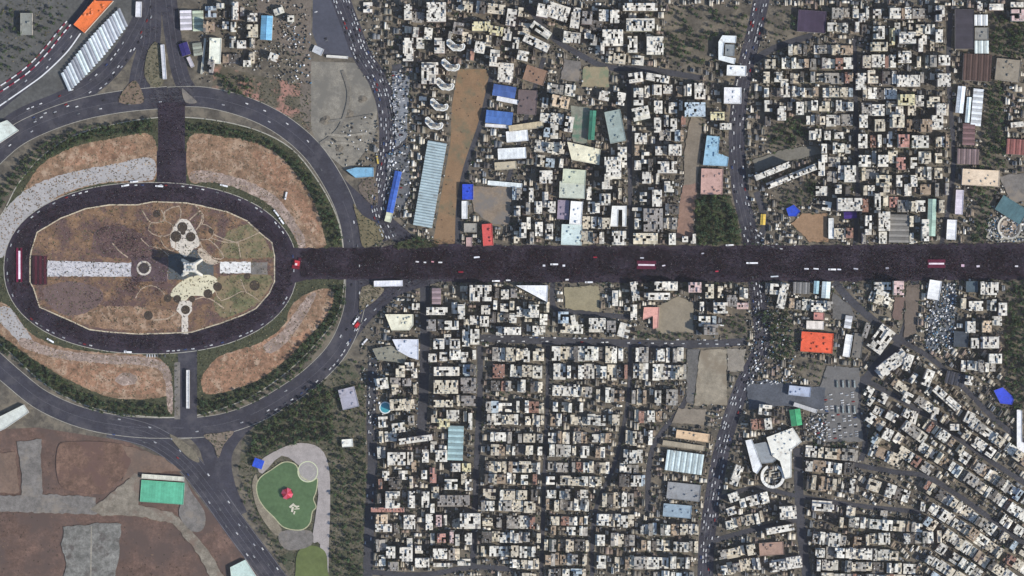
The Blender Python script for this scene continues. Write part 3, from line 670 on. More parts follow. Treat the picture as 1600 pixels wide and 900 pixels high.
SP = [
 ("station_hall", "bright orange flat roof standing across the highway in the north-west corner", "station", [(147, 2), (178, 2), (133, 52), (116, 39)], 9, (246, 122, 62), "flat", "the orange highway roof"),
 ("bus_depot", "long pale blue-grey shed with rows of arched roof bays beside the dirt strip", "shed", (672, 288, 30, 134, 10), 7, (178, 196, 200), "rib", "the long arched shed"),
 ("footbridge", "long white roof of a crossing at the west end of the avenue", "footbridge", (607, 443, 45, 9, -1), 6, (240, 240, 246), "plain", None),
 ("hall", "orange-red hall roof with pale edge beside the big tree cluster", "hall", (1276, 535, 50, 31, 4), 8, (236, 98, 66), "flat", "the orange-red hall roof"),
 ("shop", "tall red roof at the north kerb of the avenue", "shop", (762, 367, 16, 34, -4), 9, (214, 88, 84), "flat", "the red roof by the avenue"),
 ("workshop", "bright blue square roof above the red one north of the avenue", "workshop", (731, 300, 17, 24, 0), 7, (44, 78, 206), "flat", "the bright blue square roof"),
 ("warehouse", "wide blue roof beside the dirt strip, upper of two", "warehouse", (788, 143, 36, 18, 9), 8, (74, 104, 168), "gable", "the upper blue roof"),
 ("warehouse", "wide blue roof with white front, lower of two beside the dirt strip", "warehouse", (780, 184, 42, 20, 6), 8, (80, 120, 190), "gable", "the lower blue roof"),
 ("shed", "thin white roof along the south side of the upper blue warehouse", "shed", (793, 157, 34, 7, 11), 5, (236, 238, 240), "plain", None),
 ("shed", "narrow white roof along the south edge of the lower blue warehouse", "shed", (777, 197, 38, 5, 4), 5, (236, 236, 236), "plain", None),
 ("warehouse", "pale sky-blue tall roof north of the oval", "warehouse", (417, 44, 18, 38, 3), 8, (124, 186, 222), "gable", "the sky-blue roof"),
 ("tent", "dark blue roof beside the north road", "tent", (289, 77, 14, 20, -18), 4, (56, 50, 118), "gable", "the dark blue tent"),
 ("shed", "slim pale roof behind the dark blue tent", "shed", (298, 97, 6, 17, -25), 4, (206, 200, 206), "plain", None),
 ("warehouse", "white striped roof at the top, west of its green-striped twin", "warehouse", (291, 32, 18, 31, -2), 7, (236, 230, 236), "stripes", "the white striped roof"),
 ("warehouse", "pale green striped roof beside the white striped one", "warehouse", (310, 33, 17, 32, -2), 7, (196, 208, 182), "stripes", None),
 ("shed", "small grey-green striped roof beside the dark blue tent", "shed", (309, 77, 14, 20, -8), 5, (170, 176, 160), "stripes", None),
 ("pavilion", "blue roof on the lake's north-west bank", "pavilion", (404, 724, 16, 14, 20), 5, (48, 88, 214), "gable", "the blue lakeside roof"),
 ("sports_hall", "mint green court with a white stand in the brown field", "court", (254, 769, 68, 34, 4), 2.5, (98, 190, 152), "plain", "the mint green court"),
 ("grandstand", "narrow white stand along the top of the mint green court", "stand", (255, 746, 66, 7, 4), 6, (226, 224, 206), "plain", None),
 ("shed", "pale roof at the bottom edge beside the motorway", "shed", [(360, 886), (384, 874), (404, 905), (362, 905)], 6, (200, 220, 210), "plain", None),
 ("hall", "slim pale teal ribbed roof east of the lake park", "hall", (712, 692, 24, 54, 2), 8, (172, 202, 204), "stripes", "the pale teal ribbed roof"),
 ("hall", "dark green slim roof north of the avenue", "hall", (925, 196, 10, 46, 4), 10, (70, 138, 114), "gable", "the slim green roof"),
 ("hall", "grey-green hall with a dark roof slot next to the slim green roof", "hall", (961, 198, 25, 50, -11), 13, (152, 166, 160), "flat", "the grey-green hall"),
 ("office_block", "large cream block with two dark courtyards", "office", [(886, 222), (938, 234), (936, 258), (893, 250)], 14, (236, 230, 200), "flat", "the cream courtyard block"),
 ("office_block", "pale green-white block south of the cream courtyard block", "office", (897, 276, 36, 22, 4), 11, (206, 212, 186), "flat", None),
 ("office_block", "mottled pale block with a garden in its south side", "office", (894, 297, 40, 26, 2), 10, (200, 206, 190), "flat", None),
 ("office_block", "plain tall white roof above the avenue", "office", (900, 333, 19, 36, 4), 15, (246, 246, 242), "flat", "the plain tall white roof"),
 ("office_block", "lilac flat roof west of the plain white one", "office", (880, 328, 18, 30, 3), 9, (152, 140, 158), "flat", None),
 ("office_block", "pale turquoise-white roof at the avenue's north kerb", "office", (893, 367, 32, 32, 2), 12, (208, 224, 220), "flat", None),
 ("office_block", "white courtyard block with a long dark slot", "office", [(956, 322), (979, 322), (978, 354), (972, 354), (972, 328), (966, 328), (965, 354), (953, 354)], 14, (240, 240, 234), "plain", "the white slotted block"),
 ("hall", "big white stepped building west of the cross street", "hall", [(1128, 56), (1150, 57), (1149, 68), (1131, 67), (1129, 88), (1149, 92), (1147, 101), (1122, 94), (1122, 66)], 12, (232, 238, 238), "plain", "the white stepped building"),
 ("office_block", "grey inner roof inside the white stepped building", "office", (1140, 79, 15, 18, 3), 8, (136, 144, 148), "flat", None),
 ("office_block", "white roof beside the cross street, south of the stepped building", "office", (1150, 111, 30, 16, 3), 14, (240, 242, 240), "flat", None),
 ("office_block", "white block with dark slots at the cross street's west kerb", "office", (1144, 150, 27, 25, 1), 16, (240, 240, 240), "flat", None),
 ("hall", "light blue roof complex by the cross street", "hall", [(1104, 212), (1124, 214), (1122, 240), (1138, 246), (1136, 260), (1098, 258)], 8, (152, 192, 214), "flat", "the light blue complex"),
 ("hall", "pinkish roof south of the light blue complex", "hall", (1112, 284, 34, 40, 2), 7, (196, 158, 146), "flat", None),
 ("hall", "charcoal purple roof at the top beside the curving street", "hall", (1268, 34, 44, 34, 4), 8, (74, 62, 82), "plain", "the charcoal purple roof"),
 ("hall", "tall charcoal roof in the north-east", "hall", (1506, 46, 29, 62, 0), 10, (70, 66, 74), "plain", "the tall charcoal roof"),
 ("hall", "large brown ribbed roof in the north-east", "hall", (1526, 106, 44, 42, 3), 9, (96, 76, 70), "stripes", "the large brown roof"),
 ("hall", "white banded roof, northern of two beside the charcoal roof", "hall", (1532, 32, 21, 17, 0), 8, (238, 240, 240), "stripes", None),
 ("hall", "white banded roof, southern of two beside the charcoal roof", "hall", (1533, 74, 22, 20, 0), 8, (230, 240, 236), "stripes", None),
 ("hall", "grey roof between the two white banded roofs", "hall", (1533, 53, 21, 19, 0), 7, (142, 140, 134), "flat", None),
 ("hall", "beige-grey roof with a white framed skylight east of the brown roof", "hall", (1574, 110, 38, 34, 6), 9, (148, 138, 122), "flat", None),
 ("shed", "long white shed roof, westernmost of three in the north-east", "shed", (1500, 156, 12, 42, 6), 7, (232, 240, 244), "gable", "the three white sheds"),
 ("shed", "narrow white shed roof between two wider ones in the north-east", "shed", (1512, 172, 7, 40, 5), 7, (224, 240, 240), "gable", None),
 ("shed", "wide white ribbed shed roof, easternmost of three in the north-east", "shed", (1526, 168, 16, 58, 5), 7, (240, 244, 246), "stripes", None),
 ("hall", "dull pink roof south of the three white sheds", "hall", (1513, 210, 19, 34, 2), 7, (136, 106, 106), "stripes", "the dull pink roof"),
 ("hall", "pinkish grey banded roof beside the tree belt", "hall", (1512, 245, 34, 24, 2), 7, (142, 122, 122), "stripes", None),
 ("hall", "dusty red roof at the east edge", "hall", (1590, 230, 36, 24, 4), 7, (158, 102, 96), "stripes", "the dusty red roof"),
 ("hall", "teal diagonal roof near the round arena", "hall", (1580, 328, 46, 26, 32), 7, (84, 116, 122), "plain", "the teal diagonal roof"),
 ("apartment_slab", "long beige block with pink edges above the tree clump", "apartments", (1531, 278, 58, 25, 3), 14, (228, 206, 178), "flat", "the beige pink-edged slab"),
 ("hall", "grey corrugated roof at the avenue's north kerb", "hall", (1404, 357, 31, 44, 1), 8, (148, 144, 138), "stripes", "the grey corrugated roof"),
 ("hall", "slim pale green roof standing end-on to the avenue", "hall", (1455, 340, 13, 58, 2), 9, (164, 192, 178), "gable", "the slim pale green roof"),
 ("hall", "plain white roof at the avenue east of the pale green one", "hall", (1486, 359, 15, 31, 3), 8, (246, 246, 246), "plain", None),
 ("hall", "slim lilac-white roof north of the plain white one", "hall", (1498, 316, 12, 38, 3), 9, (232, 222, 232), "plain", None),
 ("tarpaulin_roof", "bright blue roof by the brown lot north of the avenue", "roof", [(1228, 326), (1240, 320), (1250, 330), (1244, 338), (1232, 338)], 5, (44, 78, 200), "plain", "the blue roof by the brown lot"),
 ("shed", "purple roof east of the brown lot", "shed", (1328, 336, 20, 11, -4), 6, (66, 44, 122), "gable", "the purple roof"),
 ("shed", "narrow upright white roof beside the brown lot", "shed", (1298, 357, 8, 32, 0), 7, (242, 242, 236), "plain", None),
 ("shelter", "small yellow roof at the avenue and cross street corner", "shelter", (1192, 343, 8, 17, 4), 4, (232, 196, 88), "gable", "the small yellow roof"),
 ("hall", "blue L-shaped roof in the east park", "hall", [(1552, 610), (1566, 605), (1584, 622), (1580, 632), (1562, 630)], 7, (62, 82, 214), "gable" if False else "plain", "the blue roof in the east park"),
 ("hall", "green roof beside the bus yard", "hall", (1243, 652, 17, 26, -8), 6, (74, 172, 118), "gable", "the green roof"),
 ("hall", "lavender-white roof north of the green one", "hall", (1249, 611, 34, 15, 6), 7, (176, 186, 206), "flat", "the lavender roof"),
 ("shed", "slim grey-white roof slanting above the green one", "shed", (1258, 637, 38, 6, 18), 5, (200, 200, 200), "plain", None),
("hall", "grey roof framed by white bands west of the white angular roof", "hall", [(1176, 694), (1196, 690), (1214, 716), (1208, 722), (1190, 724)], 9, (150, 156, 160), "plain", None),
 ("wing", "white slanting wing along the framed grey roof", "wing", [(1164, 688), (1174, 686), (1190, 728), (1182, 740), (1176, 736)], 11, (232, 234, 234), "plain", None),
 ("mosque_hall", "large white angular roof south-west of the green roof", "hall", [(1197, 683), (1238, 668), (1252, 690), (1236, 702), (1236, 745), (1226, 748), (1218, 720), (1206, 712)], 11, (240, 238, 226), "flat", "the white angular roof"),
 ("hall", "big white and aqua banded roof beside the busy southern street", "hall", (1069, 722, 58, 32, 8), 9, (214, 230, 230), "stripes", "the white and aqua banded roof"),
 ("hall", "orange-beige long roof above the banded one", "hall", (1082, 681, 52, 13, 8), 9, (226, 194, 156), "flat", "the orange-beige long roof"),
 ("hall", "tan long roof between the orange-beige and the banded roofs", "hall", (1068, 696, 66, 8, 8), 7, (172, 160, 138), "plain", None),
 ("hall", "grey cluttered workshop roof south of the banded one", "workshop", (1068, 768, 52, 26, 6), 7, (148, 150, 152), "flat", "the grey cluttered workshops"),
 ("hall", "bluish workshop roof, southern neighbour of the grey cluttered one", "workshop", (1058, 798, 44, 20, 5), 7, (152, 172, 186), "flat", None),
 ("villa", "pink roof at the west side of the sand lot", "villa", [(1006, 480), (1030, 480), (1028, 512), (1020, 514), (1020, 494), (1004, 500)], 7, (224, 164, 150), "plain", "the pink roof"),
 ("block", "creamy trapezoid building at the fork of the slip road", "building", [(602, 491), (646, 491), (646, 508), (640, 516), (612, 516)], 10, (236, 232, 206), "flat", "the creamy trapezoid building"),
 ("block", "white building with a blue-grey centre south of the trapezoid one", "building", [(613, 530), (654, 530), (654, 562), (640, 558), (622, 548)], 10, (222, 226, 236), "flat", "the white and blue-grey building"),
 ("block", "grey-olive rambling roof west of the white and blue-grey building", "building", [(582, 545), (612, 540), (636, 556), (632, 568), (590, 562)], 7, (140, 138, 124), "flat", None),
 ("block", "triangular white roof pointing west at the avenue's south kerb", "building", [(806, 446), (856, 446), (855, 472), (836, 462)], 11, (238, 240, 242), "plain", "the triangular white roof"),
 ("shop", "pink and grey striped roof at the avenue's south kerb", "shop", (682, 463, 14, 26, 0), 8, (168, 146, 150), "stripes", "the pink striped roof"),
 ("hall", "white roof at the avenue beside the scrap yard", "hall", (1459, 453, 19, 30, 9), 9, (248, 248, 246), "plain", "the white roof by the scrap yard"),
 ("hall", "dark slate square roof in the south-east", "hall", (1501, 530, 22, 24, 3), 8, (74, 82, 92), "plain", "the slate square roof"),
 ("hall", "dark grey ribbed roof slanting in the south-east", "hall", (1492, 592, 30, 20, 14), 8, (76, 78, 88), "stripes", "the dark slanting roof"),
 ("hall", "teal-grey roof at the avenue in the east", "hall", (1518, 448, 18, 17, 0), 8, (84, 100, 110), "plain", None),
 ("hall", "brown earthy roof south of the orange striped street", "hall", (1205, 857, 38, 20, -4), 8, (168, 138, 122), "flat", "the brown southern roof"),
 ("hall", "striped grey roof at the avenue in the south-east quarter", "hall", (1252, 450, 26, 18, 2), 7, (136, 134, 132), "stripes", None),
 ("hall", "white and aqua roof next to the striped grey one", "hall", (1290, 453, 13, 26, 4), 8, (224, 238, 238), "gable", None),
 ("hall", "narrow light blue roof next to the striped grey one", "hall", (1275, 449, 8, 20, 4), 7, (170, 206, 216), "gable", None),
 ("villa", "cream roof on the north side of the orange-red hall", "villa", (1273, 508, 27, 13, 2), 8, (236, 226, 214), "plain", None),
 ("villa", "small red-edged roof north of the cream one", "villa", (1279, 494, 16, 11, 2), 7, (196, 138, 130), "flat", None),
 ("shed", "long white roof east of the orange-red hall", "shed", (1324, 540, 11, 35, 9), 7, (246, 246, 242), "plain", None),
 ("shed", "white twin-striped roof north of the long white one", "shed", (1325, 503, 11, 20, 9), 6, (236, 236, 236), "stripes", None),
 ("shed", "grey yard building east of the long white roof", "shed", (1340, 540, 15, 38, 8), 5, (118, 114, 108), "flat", None),
 ("house", "brown earthy roof beside the dirt strip lane", "house", (836, 118, 34, 24, 18), 9, (146, 116, 96), "flat", None),
 ("house", "brownish purple walled yard roof east of the blue warehouses", "house", (824, 160, 30, 38, 4), 5, (112, 98, 98), "flat", None),
 ("house", "long beige roof below the purple yard", "house", (822, 198, 54, 10, -8), 8, (206, 190, 156), "plain", None),
 ("hall", "plain white roof, upper of two below the long beige roof", "hall", (808, 213, 34, 17, -5), 8, (244, 246, 244), "plain", "the two plain white roofs"),
 ("hall", "plain white roof, lower of two below the long beige roof", "hall", (800, 240, 44, 17, -3), 8, (244, 248, 248), "plain", None),
 ("house", "beige flat roof south of the plain white roofs", "house", (790, 259, 34, 12, -4), 7, (194, 182, 156), "flat", None),
 ("shed", "thin white roof along the top of the dirt yard", "shed", (789, 288, 54, 7, 5), 5, (236, 244, 244), "plain", None),
 ("shed", "upright white roof between the blue square and the avenue", "shed", (726, 328, 9, 28, 0), 6, (240, 240, 238), "plain", None),
 ("house", "grey roof beside the red one at the avenue", "house", (735, 356, 20, 14, 0), 7, (158, 154, 144), "flat", None),
 ("house", "small pink roof at the avenue west of the red roof", "house", (733, 378, 9, 14, 0), 6, (190, 158, 152), "plain", None),
 ("house", "tall cream villa roof north of the oval", "house", (337, 80, 18, 40, 2), 12, (236, 238, 220), "flat", "the tall cream villa"),
 ("wall", "thin pale wall line west of the tall cream villa", "wall", (318, 88, 3, 56, 6), 4, (206, 206, 192), "plain", None),
 ("shed", "white and blue market roof along the busy northern street", "shed", (616, 300, 11, 66, 12), 5, (66, 106, 196), "gable", "the blue market roof"),
 ("shed", "pale yellow roof at the south end of the blue market roof", "shed", (609, 333, 10, 28, 14), 5, (222, 226, 196), "plain", None),
 ("fuel_station", "light blue canopy beside the busy northern street", "canopy", [(541, 266), (556, 262), (584, 262), (584, 276), (556, 278)], 6, (124, 176, 206), "plain", "the light blue canopy"),
 ("house", "low white gatehouse at the corner of the tan building site", "gatehouse", (497, 79, 16, 11, 25), 4, (196, 200, 204), "plain", None),
 ("wall", "short white wall along the top of the tan building site", "wall", (527, 89, 34, 4, 4), 3, (222, 220, 212), "plain", None),
 ("platform_roof", "long white platform roof beside the north road island", "platform", (256, 97, 6, 54, -4), 5, (214, 216, 222), "plain", "the north platform roof"),
 ("platform_roof", "long white platform roof on the south road below the oval", "platform", (294, 608, 5, 60, 0), 5, (226, 226, 226), "plain", "the south platform roof"),
 ("shed", "small white kiosk roof at the top of the north road", "kiosk", (217, 15, 9, 24, 2), 5, (232, 232, 236), "plain", None),
 ("hall", "grey flat hall in the north-west corner", "hall", (42, 38, 18, 34, 0), 9, (142, 144, 136), "flat", None),
 ("hall", "white banded roof at the west edge below the highway", "hall", [(-10, 196), (12, 188), (30, 204), (0, 224), (-10, 226)], 7, (216, 224, 214), "plain", None),
 ("hall", "pale banded roof at the west edge beside the outer ring", "hall", [(-10, 656), (38, 632), (46, 644), (8, 670), (-10, 678)], 7, (212, 216, 206), "plain", None),
 ("house", "small white house among the park trees", "house", (543, 692, 17, 12, -4), 6, (240, 240, 228), "flat", "the small white park house"),
 ("park_hall", "grey-lilac hall among the trees north of the lake park", "hall", (545, 622, 26, 32, -14), 7, (170, 168, 180), "flat", "the grey-lilac park hall"),
 ("house", "stone-coloured house in the east park corner", "house", [(1588, 640), (1596, 640), (1596, 690), (1612, 700), (1612, 716), (1588, 700)], 7, (240, 240, 240), "plain", None),
]
hs = {}
for s in SP:
    special(s[0], s[1], s[2], s[3], s[4], s[5], s[6], land=s[7])

# ---- crescent blocks beside the dirt strip
CRES = [(712, 73, 8, "northernmost crescent-shaped white block above the dirt strip"), (704, 104, 10, "second crescent-shaped white block from the north, at the dirt strip's tip"), (695, 134, 12, "middle crescent-shaped white block west of the dirt strip"),
        (686, 166, 12, "fourth crescent-shaped white block from the north, west of the dirt strip"), (678, 195, 12, "southernmost crescent-shaped white block, just above the long arched shed")]
for cx, cy, rot, lab in CRES:
    outer = [(-15, -7), (-11, -10), (-6, -7), (0, -3), (7, -3), (12, -6), (15, -3), (14, 3), (8, 7), (2, 7), (-3, 8), (-9, 4), (-14, 0)]
    a = R(rot); ca, sa = math.cos(a), math.sin(a); h = 17
    mark([(cx + x*ca - y*sa, cy + x*sa + y*ca) for x, y in outer], 5)
    t = thing("crescent_block", lab, "apartments", (*P(cx, cy), 0), -a, "crescent blocks along the dirt strip")
    loc = [(x, -y) for x, y in outer]
    m = MB(); m.prism(loc, 0, h, (0.42, 0.4, 0.36), cap=False); m.build("walls", M_WALL, t)
    m = MB(); q = ccw(loc); m.v = [(x, y, h) for x, y in q]; m.f = [tuple(range(len(q)))]; m.c = [0.5] * 1
    obj("roof", mesh("roof", m.v, m.f, paint(222, 220, 208)), t)
    pm = MB()
    for i in range(len(q)):
        p0, p1 = q[i], q[(i + 1) % len(q)]; L = math.hypot(p1[0]-p0[0], p1[1]-p0[1]); an = math.atan2(p1[1]-p0[1], p1[0]-p0[0])
        pm.obox((p0[0]+p1[0])/2 - math.sin(an)*0.7, (p0[1]+p1[1])/2 + math.cos(an)*0.7, L - 0.9, 1.3, h + 0.003, h + 0.9, an, (0.6, 0.6, 0.58), A(244, 244, 240))
    pm.build("parapet", M_WALL, t)
    for x, y, w, d in ((-8, 2, 4, 4), (1, -1.5, 6, 4.5), (8, 0.5, 4, 4)):
        u = MB(); u.box(x - w/2, y - d/2, h + 0.004, x + w/2, y + d/2, h + 4.5, (0.12, 0.12, 0.12), (0.16, 0.15, 0.14)); u.build("stair_head", M_ROOF, t)

# ---- stepped row of bus platform canopies in the north-west
NCAN = 23
ordn = ["zeroth", "first", "second", "third", "fourth", "fifth", "sixth", "seventh", "eighth", "ninth", "tenth", "eleventh", "twelfth", "thirteenth", "fourteenth", "fifteenth", "sixteenth", "seventeenth", "eighteenth", "nineteenth", "twentieth"]
tens = {20: "twenty", 30: "thirty", 40: "forty", 50: "fifty", 60: "sixty", 70: "seventy", 80: "eighty"}
tenth = {20: "twentieth", 30: "thirtieth", 40: "fortieth", 50: "fiftieth", 60: "sixtieth", 70: "seventieth", 80: "eightieth"}
def nth(n):
    if n <= 20: return ordn[n]
    t, u = n // 10 * 10, n % 10
    return tenth[t] if u == 0 else tens[t] + "-" + ordn[u]
for k in range(NCAN):
    f = k / (NCAN - 1); cx, cy = 104 + f * 88, 128 - f * 100
    L = 31 + 7 * math.sin(f * math.pi); tone = rnd.choice([(196, 202, 208), (222, 234, 234), (178, 182, 190), (208, 216, 220), (160, 164, 172)])
    if 0.5 < f < 0.95: tone = tuple(min(255, c + 14) for c in tone)
    t = thing("platform_canopy", "pale canopy, %s from the south-west in the terminal's stepped row" % nth(k + 1), "canopy", (*P(cx, cy), gz(cx, cy)), -R(66), "stepped canopies of the bus terminal")
    m = MB(); w = 4.9
    m.quad((-L/2, -w/2, 4.6), (L/2, -w/2, 4.6), (L/2, 0, 5.5), (-L/2, 0, 5.5), A(*tone)); m.quad((-L/2, 0, 5.5), (L/2, 0, 5.5), (L/2, w/2, 4.6), (-L/2, w/2, 4.6), A(*tone))
    m.build("roof", M_ROOF, t)
    for x in (-L/2 + 1, 0, L/2 - 1):
        u = MB(); u.box(x - 0.2, -0.2, 0, x + 0.2, 0.2, 5.2, (0.3, 0.3, 0.3)); u.build("post", M_WALL, t)
mark([(88, 116), (180, 8), (204, 34), (122, 152)], 5)

# ---- red and white barrier along the highway
bl = smooth([(-20, 152), (12, 132), (45, 108), (72, 80), (92, 55), (108, 36)], 8)
for off, lab in ((-4.5, "outer red and white barrier along the highway's north-west edge"), (3.5, "inner red and white barrier between the highway lanes")):
    l2 = offset_line(bl, off)
    t = thing("crash_barrier", lab, "barrier", (*P(60, 95), gz(60, 95)))
    bx, by = P(60, 95)
    for i in range(len(l2) - 1):
        p, q = P(*l2[i]), P(*l2[i + 1]); L = math.hypot(q[0]-p[0], q[1]-p[1])
        m = MB(); m.obox((p[0]+q[0])/2 - bx, (p[1]+q[1])/2 - by, L * 0.94, 1.7, 0, 1.3, math.atan2(q[1]-p[1], q[0]-p[0]), A(232, 230, 230) if (i // 2) % 2 else A(146, 40, 66))
        m.build("segment", M_ROOF, t)
wl = smooth([(-10, 172), (42, 136), (70, 115), (104, 82), (126, 52)], 8)
strip("kerb", wl, 2.0, noise_mat("white_kerb", A(226, 226, 226), 0.1, (0.2,)), z=gz(80, 100) + 0.35)

# ---- white apartment blocks read one by one: (cx, cy, w, d[, rot[, colour]])
NB = """682 20 30 30;638 20 12 24;638 78 16 36;657 68 12 17;687 72 16 24;672 115 26 34;752 42 28 14 0 Y;775 49 22 14 10 Y;716 45 16 18 10 G;799 28 15 26 8;793 55 13 18 8;750 75 16 18 10;773 92 15 26 5;790 114 24 30 4;817 88 17 15 12;838 68 42 13 26;845 48 34 12 35;848 18 18 20 10
872 20 34 24 18;899 29 14 32 8;917 29 16 20 4 G;943 25 15 18;960 27 14 20;1000 12 54 12;1000 40 44 20;1052 38 14 20 -10;918 53 10 15;957 60 32 25;934 78 7 14;941 76 6 18;988 70 15 26;1023 72 26 28;993 122 22 15 -8;1027 123 36 11 10;1090 95 14 22 8;875 160 28 18 12 B;944 150 16 15 10;970 155 13 20 10;997 152 15 27;1026 141 15 16;1043 140 14 14;1093 143 17 25;1028 168 13 20;1051 169 13 17;1085 172 32 22 0 L;1001 178 26 20 -12;1027 196 11 23;1052 196 10 20;1078 206 26 22 0 B;1001 217 19 17;889 195 13 24 8;866 205 12 24;972 246 14 32;1008 247 12 18;1029 236 11 14;1054 235 20 17;1042 262 30 18;957 263 26 34;948 286 16 20;945 312 17 18;967 372 22 22;1010 278 14 18;1026 310 15 26;1005 308 11 15;1045 292 15 17;1075 263 14 14;995 327 15 5;1020 344 30 36 0 G;1008 373 38 17 0 C;1070 374 9 9;1083 373 8 15;853 277 20 20;830 305 7 22;852 312 9 24;862 324 12 18;817 360 11 24;842 358 12 22;858 362 12 24;808 330 10 16
1120 182 22 13 0 Y;1133 198 18 10;1220 178 13 22;1249 170 12 20;1206 268 58 9 -22;1236 276 82 10 -22;1283 262 10 26;1287 248 9 12;1313 270 9 22;1327 272 18 26;1309 296 10 14;1326 320 38 20;1291 322 14 14 10
1370 22 13 14;1397 22 17 16;1346 28 10 14;1372 52 17 20;1372 74 26 14 0 C;1393 58 8 26 0 Y;1416 60 26 18;1443 63 8 14;1467 22 13 24;1466 57 11 20;1412 90 20 19;1474 95 18 16;1418 127 36 18;1344 128 16 26;1473 126 20 20;1414 157 26 17 0 Y;1436 158 13 17;1457 160 20 16 0 C;1400 190 22 20 0 C;1463 192 18 22;1348 190 13 20;1347 221 14 22;1389 218 8 24;1410 221 17 20 0 R;1436 222 26 19;1350 252 19 18;1378 252 16 18;1406 256 14 19 0 R;1426 255 10 17;1380 282 24 16 0 C;1404 283 9 18;1427 283 10 18;1370 318 9 30;1383 314 8 16 0 C;1396 316 14 16 0 R;1380 346 18 30;1444 360 11 34;1355 352 10 30
751 458 34 25;683 486 33 12;721 487 11 23;650 479 12 10;706 508 22 14;674 508 14 18 0 G;741 500 13 14;757 502 14 16;759 484 14 14;686 537 17 16;711 537 16 15;676 559 13 13;693 557 12 14;726 558 11 16;728 528 11 26;742 526 14 24;757 523 14 14;747 560 9 26 0 P;789 460 12 15;803 458 10 14 0 G;788 481 12 13;812 487 9 16;822 490 9 14;834 486 16 20;780 517 10 14;800 517 28 12;838 517 12 16;847 516 10 14;880 496 16 18 0 L;897 500 10 16 -10;933 508 26 22;955 510 14 18 0 G;975 516 18 22 15;961 466 9 24;868 462 9 28
597 599 20 17 -8;626 580 14 18 0 C;640 572 14 12;618 596 16 12 0 G;636 597 14 12 0 G;623 668 20 15 -8;650 686 52 9 -8;698 580 40 14;697 604 38 21 0 C;732 602 24 24 0 G;732 626 22 16 0 G;693 630 30 11 0 C;693 662 20 16 0 Y;735 658 6 26
620 716 28 20;641 716 9 20;665 712 10 20;690 712 18 18;712 730 15 13;729 730 14 13 0 Y;603 743 11 15;630 742 14 14;663 741 9 14;677 742 10 24 0 R;705 756 20 16;732 757 10 18;614 780 22 26;643 780 11 26;665 780 12 25;709 782 50 18 0 G;606 796 52 7 0 R;597 810 18 14 0 B;600 824 26 12;640 815 18 22;671 815 11 25;686 813 9 18 0 P;696 812 5 16;735 813 32 24;762 815 16 12 0 C;586 838 22 9;690 840 13 14 0 R;706 838 6 20 0 P;732 841 11 18;583 864 16 24 0 L;611 862 14 18;635 865 20 22;655 858 12 12;688 864 22 16;590 888 26 13;615 884 16 14 0 G;660 878 22 14;692 882 30 6;725 878 20 10
1040 447 36 14;1026 463 40 11;1085 449 20 16 0 P;1108 455 13 22 0 C;1125 481 22 17;1143 470 16 18 0 G;1160 478 18 10 0 P;1110 515 22 16 0 G;1163 500 9 22 0 L;992 455 12 30 -8;990 488 10 24
1222 462 13 40 12;1318 463 26 8 42 P;1334 482 15 6 52;1353 516 8 24 18 G;1376 530 26 42 36;1392 568 20 54 52;1417 566 12 26 20;1378 447 26 12;1378 458 20 8 16;1402 450 16 22 0 P;1547 451 23 20;1534 450 7 20;1523 478 22 15;1565 483 13 20;1515 511 15 18;1540 510 14 18 0 B;1545 535 28 18;1522 536 12 16;1553 560 20 15;1512 594 12 14 10;1448 590 13 26 22;1477 622 50 12 42;1513 652 13 18 25;1393 610 14 20 28;1417 621 14 16 28;1357 612 12 16 28;1379 622 12 16 28;1371 642 14 12 28;1392 650 18 14 30;1385 678 14 18 25;1415 645 12 14 28;1427 652 10 20 15;1460 646 10 20 15;1490 667 14 10;1500 690 12 18 25 G
1150 742 13 32 20;1146 776 16 14 -20;1142 798 14 12 -20;1230 800 26 20 -4;1218 826 44 10 -10;1215 883 26 18 -8;1240 878 24 18 -8;1195 640 20 16 6;1213 608 18 12 2;1185 645 12 14;1285 790 34 16 4;1245 810 2 2
368 18 11 28;395 28 15 13;395 49 17 20 0 C;353 40 10 12;368 108 9 14;387 100 12 10;345 10 12 8;436 18 16 10 -20;455 30 10 10;330 104 10 20 10 G;575 12 14 16;428 90 14 12 20;378 70 14 12
1555 12 22 10;1590 25 24 18 0 P;1588 8 20 8;1530 10 8 14;1588 195 20 8 -6;1225 130 12 12;1310 212 14 10;1268 212 10 14;1292 212 10 14;1336 205 14 12"""
COLS = {"W": WHITE, "C": CREAM, "Y": (232, 222, 176), "G": (158, 152, 146), "B": (226, 200, 168), "L": (200, 216, 226), "R": (204, 150, 136), "P": (222, 192, 186)}
CNAME = {"W": "white", "C": "cream", "Y": "pale yellow", "G": "grey", "B": "beige", "L": "bluish white", "R": "reddish", "P": "pinkish"}
APTS = []
for ln in NB.replace("\n", ";").split(";"):
    q = ln.split(); 
    if len(q) < 4: continue
    v = list(map(float, [a for a in q if not a.isalpha()])); cl = [a for a in q if a.isalpha()]
    cx, cy, w, d = v[:4]; rot = v[4] if len(v) > 4 else 0.0
    if w < 4 or d < 4: continue
    if not free(cx, cy, w * 0.8, d * 0.8, rot, 0.35): continue
    mark(rect_pts(cx, cy, w, d, rot), 5)
    APTS.append([cx, cy, w, d, rot, cl[0] if cl else "W"])
def octant(dx, dy):
    return ["east", "north-east", "north", "north-west", "west", "south-west", "south", "south-east"][int(round(math.degrees(math.atan2(-dy, dx)) / 45)) % 8]
buckets = {}
for a in APTS:
    ld = min(LAND, key=lambda l: math.hypot(a[0] - l[0], a[1] - l[1]))
    a.append((ld[2], octant(a[0] - ld[0], a[1] - ld[1]))); a.append(math.hypot(a[0] - ld[0], a[1] - ld[1]))
    buckets.setdefault((a[6], a[5]), []).append(a)
